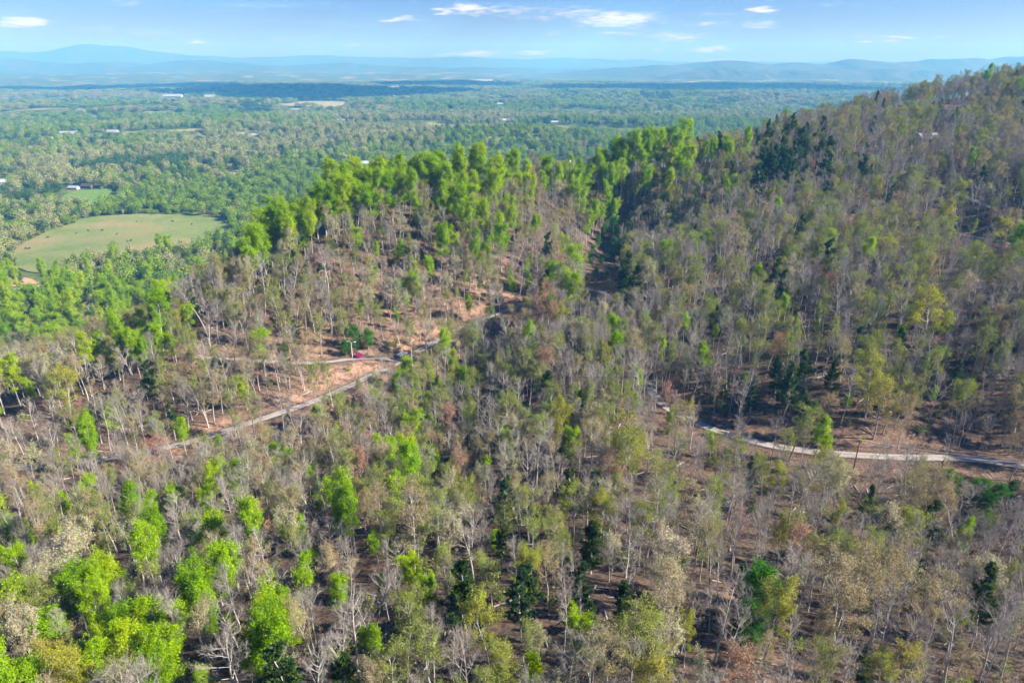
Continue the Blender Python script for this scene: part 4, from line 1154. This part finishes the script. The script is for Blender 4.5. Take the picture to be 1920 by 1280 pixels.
def place_words(t):
    px, py = t['px'], t['py']
    az = math.atan2(t['x'], t['y']); cr = float(np.interp(az, crest_az, crest_r))
    if t['dist'] > cr + 20 and px < 470: return 'on the pasture-side slope, %s part' % ('left' if px < 150 else 'right')
    if t['dist'] > cr - 45:
        if px > 1650: return 'on the grey ridge skyline, right end'
        if px > 1420: return 'on the grey ridge skyline, left end'
        if px > 1240: return 'where spur crest meets grey ridge'
        if px > 1040: return 'on the spur crest, right end'
        if px > 850: return 'on the spur crest, right middle'
        if px > 640: return 'on the spur crest, left middle'
        if px > 440: return 'on the spur crest, left end'
        return 'along the left flank edge'
    ry = float(np.interp(px, [-250, 0, 350, 660, 790, 980, 1120, 1163, 1243, 1500, 1920, 2060], [905, 886, 833, 723, 656, 571, 545, 582, 763, 845, 882, 905]))
    if py < ry:
        if px > 1240:
            side = 'left part' if px < 1460 else 'middle part' if px < 1700 else 'right part'
            return ('high on the grey hillside, %s' if py < 400 else 'midway up the grey hillside, %s' if py < 600 else 'low on the grey hillside, %s') % side
        if px > 1040: return 'in the dark ravine behind the bend'
        if px > 900: return 'on the sunny slope, right part'
        if px > 760: return 'on the sunny slope, left part'
        if px > 450: return 'on the brown slope above the driveway'
        return 'on the left flank, %s' % ('far left' if px < 220 else 'above the road')
    if 860 < px < 1250 and py < 800: return 'on the hump between the road arms'
    if py < 860 and px <= 860: return 'just below the left road arm'
    row = 'below the road' if py < 960 else 'in the lower middle' if py < 1090 else 'in the lower quarter' if py < 1220 else 'at the bottom edge'
    return row + ', ' + ('far left' if px < 240 else 'left side' if px < 480 else 'left of centre' if px < 800 else 'centre' if px < 1120 else 'right of centre' if px < 1400 else 'right side' if px < 1660 else 'far right')


class _Ord:
    W = ['leftmost', 'second', 'third', 'fourth', 'fifth', 'sixth', 'seventh', 'eighth', 'ninth', 'tenth', 'eleventh', 'twelfth']
    def __getitem__(s, k):
        if k < 12: return s.W[k]
        k += 1; return '%d%s' % (k, 'th' if 10 < k % 100 < 14 else {1: 'st', 2: 'nd', 3: 'rd'}.get(k % 10, 'th'))


ORD = _Ord()


def nth(q, noun, where):
    return '%s %s %s' % (ORD[q], noun, where) if q == 0 else '%s %s from the left %s' % (ORD[q], noun, where)


by_kind = {}
for t in trees: by_kind.setdefault(t['kind'], []).append(t)
rest = []
n_ind = 0
for kind, lst in by_kind.items():
    vis = [t for t in lst if -10 < t['px'] < 1930 and t['ty'] < 1262 and t['py'] - (t['py'] - t['ty']) * .6 > 60]
    vis.sort(key=lambda t: -(t['H'] / t['dep']) - (0.03 if t['sp'] else 0))
    ind = vis[:300]; ids = set(map(id, ind)); rest += [t for t in lst if id(t) not in ids]
    groups = {}
    for t in ind: groups.setdefault(place_words(t), []).append(t)
    for where, gl in groups.items():
        gl.sort(key=lambda t: t['px'])
        for q, t in enumerate(gl):
            if len(gl) == 1: lab = '%s %s' % (NOUN[kind], where)
            else: lab = nth(q, NOUN[kind], where)
            root = bpy.data.objects.new(kind, None); COL.objects.link(root)
            root.empty_display_size = 0.5
            root.location = (t['x'], t['y'], t['z'] - 0.1); root.rotation_euler = (rng.normal() * 0.045, rng.normal() * 0.045, rng.random() * 6.28)
            w_ = 0.78 + 0.42 * rng.random(); root.scale = (t['s'] * w_, t['s'] * w_, t['s'])
            tag(root, lab, 'pine tree' if kind == 'pine_tree' else 'tree', '%ss %s' % (NOUN[kind], where))
            tm, cmn = PROTO[kind][t['v']][:2]
            for nm_, me in (('trunk', tm), ('crown', cmn)):
                c = bpy.data.objects.new(nm_, me); COL.objects.link(c); c.parent = root
            n_ind += 1
for kind in ('bare_tree', 'tan_tree', 'olive_tree', 'green_tree', 'other'):
    lst = [t for t in rest if (t['kind'] == kind or (kind == 'other' and t['kind'] not in ('bare_tree', 'tan_tree', 'olive_tree', 'green_tree')))]
    if not lst: continue
    kinds_ = [kind] if kind != 'other' else [k for k in PROTO if k not in ('bare_tree', 'tan_tree', 'olive_tree', 'green_tree', 'valley_tree')]
    pro, base_i = [], {}
    for k in kinds_:
        base_i[k] = len(pro); pro += [p[:2] for p in PROTO[k]]
    scatter('mixed_woodland' if kind == 'other' else kind.replace('_tree', '_woodland'), 'woodland of %s merging into the slopes' % ('mixed trees' if kind == 'other' else NOUN[kind] + 's'), pro,
            [(t['x'], t['y'], t['z'] - 0.1) for t in lst], [base_i[t['kind']] + t['v'] for t in lst], [(t['s'], t['s'], t['s']) for t in lst], [(rng.normal() * .03, rng.normal() * .03, rng.random() * 6.28) for t in lst])
print('TREES', {k: len(v) for k, v in by_kind.items()}, 'individual', n_ind, 'rest', len(rest))

# undergrowth: saplings, brush and fallen wood, uncountable
def sapling(seed, green):
    rr = np.random.default_rng(seed); g = TreeGeo(); tips = []
    for k in range(5):
        d = norm(np.array([rr.normal() * .35, rr.normal() * .35, 1.0])); L = 1.6 + rr.random() * 1.6
        pts = bend(np.array([rr.normal() * .2, rr.normal() * .2, -0.1]), d, L, 3, 0.2, rr, 0.15)
        g.tube(pts, [0.03, 0.024, 0.016, 0.006], 3)
        for m in range(12):
            q = pts[1 + m % 3] ; e = q + norm(rr.normal(size=3) + np.array([0, 0, .6])) * (0.3 + 0.6 * rr.random()); g.twig(q, e, 0.03, rr); tips.append(e)
    return g, (leaf_quads(tips, 0.28, rr, 4 if green else 1, 0.25))


und = []
for i, (gn, mt) in enumerate([(False, 'bud_tan'), (False, 'bud_tan'), (True, 'bud_olive'), (True, 'leaf_green'), (False, 'bud_olive')]):
    g, lv = sapling(1500 + i, gn); und.append(pack('sapling%d' % i, g, lv if i != 1 else None, M['twig'], M['twig'], M[mt]))
NU = 21000
ux = rng.uniform(-400, 620, NU); uy = rng.uniform(30, 640, NU); uz = height(ux, uy); upx, upy, ud = project(ux, uy, uz)
cr_ = np.interp(np.arctan2(ux, uy), crest_az, crest_r)
k_ = (ud > 40) & (upx > -150) & (upx < 2070) & (upy < 1400) & (np.hypot(ux, uy) < cr_ + 20)
k_[k_] = road_dist(ux[k_], uy[k_]) > 3.8
for p in field_polys: k_ &= ~inside(p, ux, uy)
k_ &= fbm(ux, uy, 22, 3) > rng.uniform(-0.5, 0.35, NU)
ux, uy, uz, upx = ux[k_], uy[k_], uz[k_], upx[k_]
uv = rng.choice(5, len(ux), p=[.36, .28, .16, .05, .15]); us = rng.uniform(0.5, 1.25, len(ux))
scatter('undergrowth', 'brushy saplings and shrubs under the trees', und, np.column_stack([ux, uy, uz]), uv, np.column_stack([us, us, us * rng.uniform(.6, 1.2, len(us))]), np.column_stack([us * 0, us * 0, rng.uniform(0, 6.28, len(us))]))
logs = []
for i in range(3):
    g = TreeGeo(); rr = np.random.default_rng(1600 + i); L = (9, 6, 4)[i]
    pts = bend(np.array([-L / 2, 0, 0.15]), np.array([1.0, 0.05, 0.01]), L, 5, 0, rr, 0.05); g.tube(pts, [0.17 * (1 - .14 * k) for k in range(6)], 5)
    for k in range(5):
        q = pts[2 + k % 3]; g.tube(bend(q, rr.normal(size=3) * np.array([.5, 1, .4]) + np.array([.6, 0, .2]), 1.4, 2, 0, rr), [.05, .03, .01], 3)
    logs.append((mesh_from('log%d' % i, np.array(g.tv), np.array(g.tf), [M['bark']], smooth=True),))
NL = 7000
lx = rng.uniform(-380, 560, NL); ly = rng.uniform(35, 560, NL); lz = height(lx, ly); lpx, lpy, ld = project(lx, ly, lz)
k_ = (ld > 40) & (lpx > -120) & (lpx < 2040) & (lpy < 1380) & (np.hypot(lx, ly) < np.interp(np.arctan2(lx, ly), crest_az, crest_r))
k_[k_] = road_dist(lx[k_], ly[k_]) > 5
lx, ly, lz = lx[k_], ly[k_], lz[k_]
gxs = (height(lx + 1.5, ly) - height(lx - 1.5, ly)) / 3
ls = rng.uniform(0.45, 1.1, len(lx)); lr = rng.uniform(0, 6.28, len(lx))
gdir = (height(lx + 1.5 * np.cos(lr), ly + 1.5 * np.sin(lr)) - height(lx - 1.5 * np.cos(lr), ly - 1.5 * np.sin(lr))) / 3
scatter('fallen_wood', 'fallen trunks and branches on the forest floor', logs, np.column_stack([lx, ly, lz]), rng.integers(0, 3, len(lx)), np.column_stack([ls, ls, ls]), np.column_stack([lr * 0, -np.arctan(gdir), lr]))

# ------------------------------------------------------------------ valley woods
VM = [leaf_mat('valley_green', [(0.12, 0.215, 0.018), (0.19, 0.29, 0.025), (0.155, 0.255, 0.025), (0.24, 0.33, 0.04)], 0.15, 0.22),
      leaf_mat('valley_tan', [(0.26, 0.29, 0.10), (0.34, 0.34, 0.15), (0.23, 0.28, 0.07), (0.30, 0.28, 0.13)], 0.15, 0.22),
      leaf_mat('valley_dark', [(0.05, 0.10, 0.02), (0.065, 0.125, 0.03), (0.055, 0.11, 0.035)], 0.1, 0.22)]
VP = []
for c in range(3):
    for tm, cmn, H, hc in PROTO['valley_tree']:
        t_ = tm.copy(); k_ = cmn.copy(); k_.materials[1] = VM[c]; t_.materials[0] = M['wood_far']; VP.append((t_, k_))
sky_px = [c[0] for c in CREST]; sky_py = [c[1] for c in CREST]
vx, vy, vs_ = [], [], []
for r0, r1, spc, sc in [(330, 1150, 9.5, 0.95), (1150, 2600, 15, 1.3), (2600, 6800, 28, 2.0)]:
    N = int(0.5 * 1.36 * (r1 * r1 - r0 * r0) / spc ** 2)
    rad = np.sqrt(rng.uniform(r0 * r0, r1 * r1, N)); a = rng.uniform(-0.68, 0.68, N)
    vx.append(rad * np.sin(a)); vy.append(rad * np.cos(a)); vs_.append(sc * rng.uniform(0.65, 1.25, N))
for fp in field_polys[:2]:
    q = np.repeat(fp, 2, 0) + rng.normal(size=(2 * len(fp), 2)) * 3.0; c_ = fp.mean(0); q = c_ + (q - c_) * 1.02; q = q[fbm(q[:, 0], q[:, 1], 40, 2) > -0.12]
    vx.append(q[:, 0]); vy.append(q[:, 1]); vs_.append(rng.uniform(0.16, 0.5, len(q)))
vx, vy, vs_ = map(np.concatenate, (vx, vy, vs_))
vr = np.hypot(vx, vy); cra = np.interp(np.arctan2(vx, vy), crest_az, crest_r)
vz = height(vx, vy); vpx, vpy, _ = project(vx, vy, vz); _, vty, vdep = project(vx, vy, vz + 15 * vs_)
k_ = (vr > cra + NEAR_END(vpx) + 5) & (vpx > -120) & (vpx < 2040) & (vty < np.interp(vpx, sky_px, sky_py) + 30)
for p in field_polys: k_ &= ~inside(p, vx, vy) | (vs_ < 0.42)
k_ &= ~open_view(vx, vy, 0.9)
gap = fbm(vx, vy, 300, 3) + 0.35 * fbm(vx * 0.35, vy, 90, 2)
k_ &= (gap > -0.36 + 0.06 * smooth01(1500, 5000, vr)) | (vr < 900)
# the hedges' edge round the pasture is scrubby and low
vx, vy, vz, vs_, vr, vpx, vpy, vdep, gap = (q[k_] for q in (vx, vy, vz, vs_, vr, vpx, vpy, vdep, gap))
pn = fbm(vx * 0.6, vy * 0.35, 160, 3); pu = rng.random(len(vx))
tone = np.where(pn + 0.55 * (pu - 0.5) > -0.02, 1, 0); tone = np.where((rng.random(len(vx)) < 0.11) | (fbm(vx + 500, vy * .5, 120, 2) > 0.38), 2, tone)
shape = rng.integers(0, 5, len(vx)); variant = tone * 5 + shape
order = np.argsort(vdep / vs_ + np.where((vpx < 0) | (vpx > 1920), 1e6, 0) + np.where(vpy > np.interp(vpx, sky_px, sky_py) - 6, 1e5, 0))
indv = np.zeros(len(vx), bool); indv[order[:290]] = True
TN = ['mid green rounded tree', 'pale tan rounded tree', 'dark green rounded tree']
vgroups = {}
for i in np.where(indv)[0]:
    px, py = vpx[i], vpy[i]
    where = ('below the pasture' if py > 480 else 'lining the pasture edge' if py > 405 and px < 430 else 'between pasture and small meadow' if py > 378 else 'around the small meadow' if py > 350 and px < 260 else 'in the valley behind the spur, %s' % ('left' if px < 260 else 'middle' if px < 480 else 'right'))
    vgroups.setdefault((int(tone[i]), where), []).append(i)
for (tn_, where), lst in vgroups.items():
    lst.sort(key=lambda i: vpx[i])
    for q, i in enumerate(lst):
        lab = '%s %s' % (TN[tn_], where)
        if len(lst) > 1: lab = nth(q, TN[tn_], where)
        root = bpy.data.objects.new('valley_tree', None); COL.objects.link(root)
        root.location = (vx[i], vy[i], vz[i] - .2); root.rotation_euler = (0, 0, rng.random() * 6.28); root.scale = (vs_[i],) * 3
        tag(root, lab, 'tree', '%ss %s' % (TN[tn_], where))
        for nm_, me in zip(('trunk', 'crown'), VP[variant[i]]):
            c = bpy.data.objects.new(nm_, me); COL.objects.link(c); c.parent = root
m_ = ~indv
scatter('valley_woods', 'mass of green and tan woods covering the valley', [p[1:] for p in VP], np.column_stack([vx, vy, vz - .2])[m_], variant[m_],
        np.column_stack([vs_ * np.where(vr > 2600, 1.35, 1), vs_ * np.where(vr > 2600, 1.35, 1), vs_ * np.where(vr > 2600, 0.62, 1)])[m_], np.column_stack([vs_ * 0, vs_ * 0, rng.uniform(0, 6.28, len(vs_))])[m_])
print('VALLEY', len(vx))

# ------------------------------------------------------------------ small things
# cattle on the pasture
hide = [plain('hide_black', (0.018, 0.016, 0.015), 0.7, 0.2), plain('hide_brown', (0.05, 0.03, 0.02), 0.7, 0.2)]
cb = MB()
body = [((-1.05, 0, 1.02), 0.16), ((-0.95, 0, 1.02), 0.34), ((-0.5, 0, 0.98), 0.40), ((0.0, 0, 0.94), 0.43), ((0.5, 0, 0.98), 0.40), ((0.8, 0, 1.05), 0.32), ((1.05, 0, 1.05), 0.2), ((1.3, 0, 0.85), 0.16), ((1.5, 0, 0.55), 0.13), ((1.62, 0, 0.30), 0.08)]
cb.tube([p for p, _ in body], [r_ for _, r_ in body], 8)
for sx in (-0.8, 0.62):
    for sy in (-0.22, 0.22):
        cb.tube([(sx, sy, 0.9), (sx + (-.05 if sx < 0 else .03), sy, 0.5), (sx + .03, sy, 0.28), (sx, sy, 0.0)], [0.15, 0.08, 0.055, 0.06], 5)
cb.tube([(-1.1, 0, 1.15), (-1.22, 0, 0.8), (-1.2, 0, 0.4)], [0.04, 0.03, 0.05], 4)
for sy in (-1, 1): cb.tube([(1.33, 0.1 * sy, 0.9), (1.3, 0.32 * sy, 0.88)], [0.06, 0.02], 4)
cow_me = mesh_from('cow', cb.v, cb.f, [hide[0]], smooth=True); cow_me2 = cow_me.copy(); cow_me2.materials[0] = hide[1]
for px, py, w_, lab in [(49, 468, 0, 'black cow alone near the left corner of the pasture'), (55, 468.5, 0, 'black cow touching the left-corner cow in the pasture'), (91, 447, 1, 'brown cow by the upper left pasture hedge'), (144, 439, 1, 'brown cow left of the pasture middle'),
                        (166, 434.5, 0, 'black cow in the upper middle of the pasture'), (192, 434, 0, 'lone dark cow right of the upper middle cow'), (220, 441, 1, 'lone brown cow in the centre of the pasture'), (239, 454.5, 0, 'left cow of the pair in the pasture centre'), (246, 453.5, 0, 'right cow of the pair in the pasture centre'),
                        (257, 418, 1, 'brown cow near the top edge of the pasture'), (324, 417, 0, 'black cow near the top right of the pasture'), (277, 468, 1, 'brown cow low on the right of the pasture'), (292, 464, 0, 'black cow lowest on the right of the pasture'), (360, 423, 0, 'black cow at the right end of the pasture')]:
    h = hit(px, py); o = obj('cow', cow_me2 if w_ else cow_me, None, (h[0], h[1], float(height(*h)) + 0.7))
    o.rotation_euler = (0, 0, random.random() * 6.28); s = 1.25; o.scale = (s, s, s)
    tag(o, lab, 'cow', 'cattle on the pasture')

# lamp post at the driveway
M['galv'] = plain('galvanised', (0.55, 0.56, 0.58), 0.45, 0.4); M['lamp_white'] = plain('lamp_white', (0.8, 0.8, 0.8), 0.5, 0.3); M['pole_wood'] = plain('pole_wood', (0.12, 0.09, 0.07), 0.9, 0.1, 0.2, 2)
h = hit(661, 671); z0 = float(height(*h))
lp = bpy.data.objects.new('lamp_post', None); COL.objects.link(lp); lp.location = (h[0], h[1], z0); tag(lp, 'white double-armed lamp post beside the pink azalea', 'lamp post')
p = MB(); p.tube([(0, 0, -.3), (0, 0, 3.0), (0, 0, 6.4)], [0.13, 0.11, 0.08], 8); p.build('pole', M['lamp_white'], lp)
p = MB(); p.box(-.25, .25, -.25, .25, -.2, .25); p.build('footing', M['galv'], lp)
for s, up in ((1, 0.15), (-1, 0.45)):
    p = MB(); p.tube([(0, 0, 6.2), (0.5 * s, 0, 6.45 + up), (1.1 * s, 0, 6.5 + up)], [.05, .05, .04], 6); ar = p.build('arm', M['lamp_white'], lp)
    p = MB(); p.tube([(1.0 * s, 0, 6.48 + up), (1.15 * s, 0, 6.46 + up), (1.75 * s, 0, 6.44 + up), (1.85 * s, 0, 6.42 + up)], [.08, .2, .2, .06], 6); p.build('lamp_head', M['lamp_white'], ar)
# pink azalea
h = hit(673, 668, 0.8); rr = np.random.default_rng(5); g = TreeGeo()
az_ = bpy.data.objects.new('azalea', None); COL.objects.link(az_); az_.location = (h[0], h[1], float(height(*h))); tag(az_, 'round hot pink azalea bush at the driveway', 'bush')
for k in range(9): g.tube(bend(np.array([0, 0, -.1]), np.array([rr.normal(), rr.normal(), 1.6]), 1.5, 3, .1, rr), [.04, .03, .02, .01], 4)
cs = []
for _ in range(900):
    d = norm(rr.normal(size=3)); d[2] = abs(d[2]) if rr.random() < .8 else d[2] * .6; cs.append(d * np.array([1.35, 1.25, 1.15]) * (0.8 + .25 * rr.random()) + np.array([0, 0, 0.95]))
M['azalea'] = leaf_mat('azalea_bloom', [(0.75, 0.03, 0.33), (0.8, 0.05, 0.38)], 0.3, 0.25)
tm, cmn = pack('azalea', g, leaf_quads(cs, 0.26, rr, 1, .06), M['bark'], M['twig'], M['azalea']); obj('stem', tm, az_); obj('blossom', cmn, az_)
# purple-leaved shrub behind the lamp post
h = hit(652, 660, 1.0); rr = np.random.default_rng(6); g = TreeGeo()
pu_ = bpy.data.objects.new('plum_shrub', None); COL.objects.link(pu_); pu_.location = (h[0], h[1], float(height(*h))); tag(pu_, 'dark purple leaved shrub behind the lamp post', 'shrub')
for k in range(7): g.tube(bend(np.array([0, 0, -.1]), np.array([rr.normal() * .6, rr.normal() * .6, 1.6]), 2.2, 3, .1, rr), [.05, .04, .02, .01], 4)
cs = [norm(rr.normal(size=3)) * np.array([1.3, 1.3, 1.7]) * (0.5 + .5 * rr.random()) + np.array([0, 0, 1.9]) for _ in range(700)]
M['plum'] = leaf_mat('plum_leaf', [(0.10, 0.02, 0.035), (0.13, 0.03, 0.05)], 0.2, 0.3)
tm, cmn = pack('plum', g, leaf_quads(cs, 0.3, rr, 1, .1), M['bark'], M['twig'], M['plum']); obj('stem', tm, pu_); obj('foliage', cmn, pu_)
# tall pole over the crest
h = hit(1066, 392); z0 = float(height(*h)); dz = project(h[0], h[1], z0)[2]
pl = bpy.data.objects.new('utility_pole', None); COL.objects.link(pl); pl.location = (h[0], h[1], z0); tag(pl, 'tall dark utility pole with white cap rising above the crest', 'utility pole')
HP = 27.0; p = MB(); p.tube([(0, 0, -1), (0, 0, HP * .5), (0, 0, HP)], [0.24, 0.2, 0.15], 8); p.build('pole', M['pole_wood'], pl)
p = MB(); p.tube([(0, 0, HP - .05), (0, 0, HP + .5), (0, 0, HP + .95)], [.42, .5, .2], 8); p.build('cap', M['lamp_white'], pl)
p = MB(); p.box(-1.2, 1.2, -.08, .08, HP - 1.6, HP - 1.4); cr_o = p.build('cross_arm', M['pole_wood'], pl)
for x in (-1.05, 1.05):
    p = MB(); p.tube([(x, 0, HP - 1.4), (x, 0, HP - 1.15)], [.07, .05], 6); p.build('insulator', M['lamp_white'], cr_o)
# power line over the shaded gully, hung between two poles
tops = []
for px, py, lab in [(1600, 880, 'wooden power line pole just below the road'), (2030, 925, 'wooden power line pole at the far right gully')]:
    h = hit(px, py); z0 = float(height(*h)); tops.append(Vector((h[0], h[1], z0 + 8.5)))
    q = bpy.data.objects.new('power_pole', None); COL.objects.link(q); q.location = (h[0], h[1], z0); tag(q, lab, 'power pole', 'power line poles')
    p = MB(); p.tube([(0, 0, -1), (0, 0, 4), (0, 0, 8.7)], [.16, .14, .11], 7); p.build('pole', M['pole_wood'], q)
    p = MB(); p.box(-.08, .08, -.9, .9, 8.3, 8.42); p.build('cross_arm', M['pole_wood'], q)
for s, lab in ((-.8, 'upper power cable crossing the shaded gully'), (.8, 'lower power cable crossing the shaded gully')):
    p = MB(); a, c = tops[0] + Vector((0, s, 0)), tops[1] + Vector((0, s, 0)); pts = [a.lerp(c, k / 16) - Vector((0, 0, 4 * 1.6 * (k / 16) * (1 - k / 16))) for k in range(17)]
    p.tube(pts, [0.03] * 17, 4); tag(p.build('power_cable', M['galv']), lab, 'cable', 'power cables')
# parked car by the road
M['car_white'] = plain('car_paint_white', (0.5, 0.5, 0.5), 0.35, 0.5); M['tyre'] = plain('tyre', (0.02, 0.02, 0.02), 0.9, 0.1); M['lens'] = plain('lens', (0.6, 0.6, 0.62), 0.1, 0.5)
h = hit(754, 668); ca = bpy.data.objects.new('parked_car', None); COL.objects.link(ca)
ln, zz_, _w = road_lines['gravel_road']; j = int(np.argmin((ln[:, 0] - h[0]) ** 2 + (ln[:, 1] - h[1]) ** 2)); dr = ln[j + 1] - ln[j - 1]
ca.location = (h[0], h[1], float(zz_[j]) + .16); ca.rotation_euler = (0, 0, math.atan2(dr[1], dr[0])); tag(ca, 'small white car parked at the road edge by the driveway fork', 'car')
prof = [(-2.1, .35), (-2.12, .75), (-1.95, .95), (-1.35, 1.0), (-.95, 1.42), (.35, 1.45), (.95, 1.0), (1.85, .88), (2.1, .7), (2.12, .35)]
p = MB(); N = len(prof)
vs2 = []
for s in (-1, 1):
    for x, z in prof: vs2.append((x, s * (.85 if z < 1.1 else .66), z))
p.add(vs2, [tuple(range(N))[::-1], tuple(range(N, 2 * N))] + [(i, (i + 1) % N, N + (i + 1) % N, N + i) for i in range(N)]); p.build('body', M['car_white'], ca)
p = MB()
for s in (-1, 1): p.add([(-1.2, s * .80, 1.02), (.8, s * .80, 1.02), (.3, s * .685, 1.40), (-.9, s * .685, 1.38)], [(0, 1, 2, 3)])
p.build('side_window', M['window_glass'], ca)
p = MB(); p.add([(.99, -.7, 1.02), (.99, .7, 1.02), (.42, .6, 1.44), (.42, -.6, 1.44)], [(0, 1, 2, 3)]); p.build('windscreen', M['window_glass'], ca)
for x in (-1.35, 1.35):
    for s in (-1, 1):
        p = MB(); p.tube([(x, s * .72, .32), (x, s * .9, .32)], [.32, .32], 12); wh = p.build('wheel', M['tyre'], ca)
        p = MB(); p.tube([(x, s * .88, .32), (x, s * .915, .32)], [.18, .17], 10); p.build('rim', M['galv'], wh)
for s in (-1, 1): p = MB(); p.box(2.05, 2.13, s * .6 - .15, s * .6 + .15, .62, .76); p.build('headlight', M['lens'], ca)
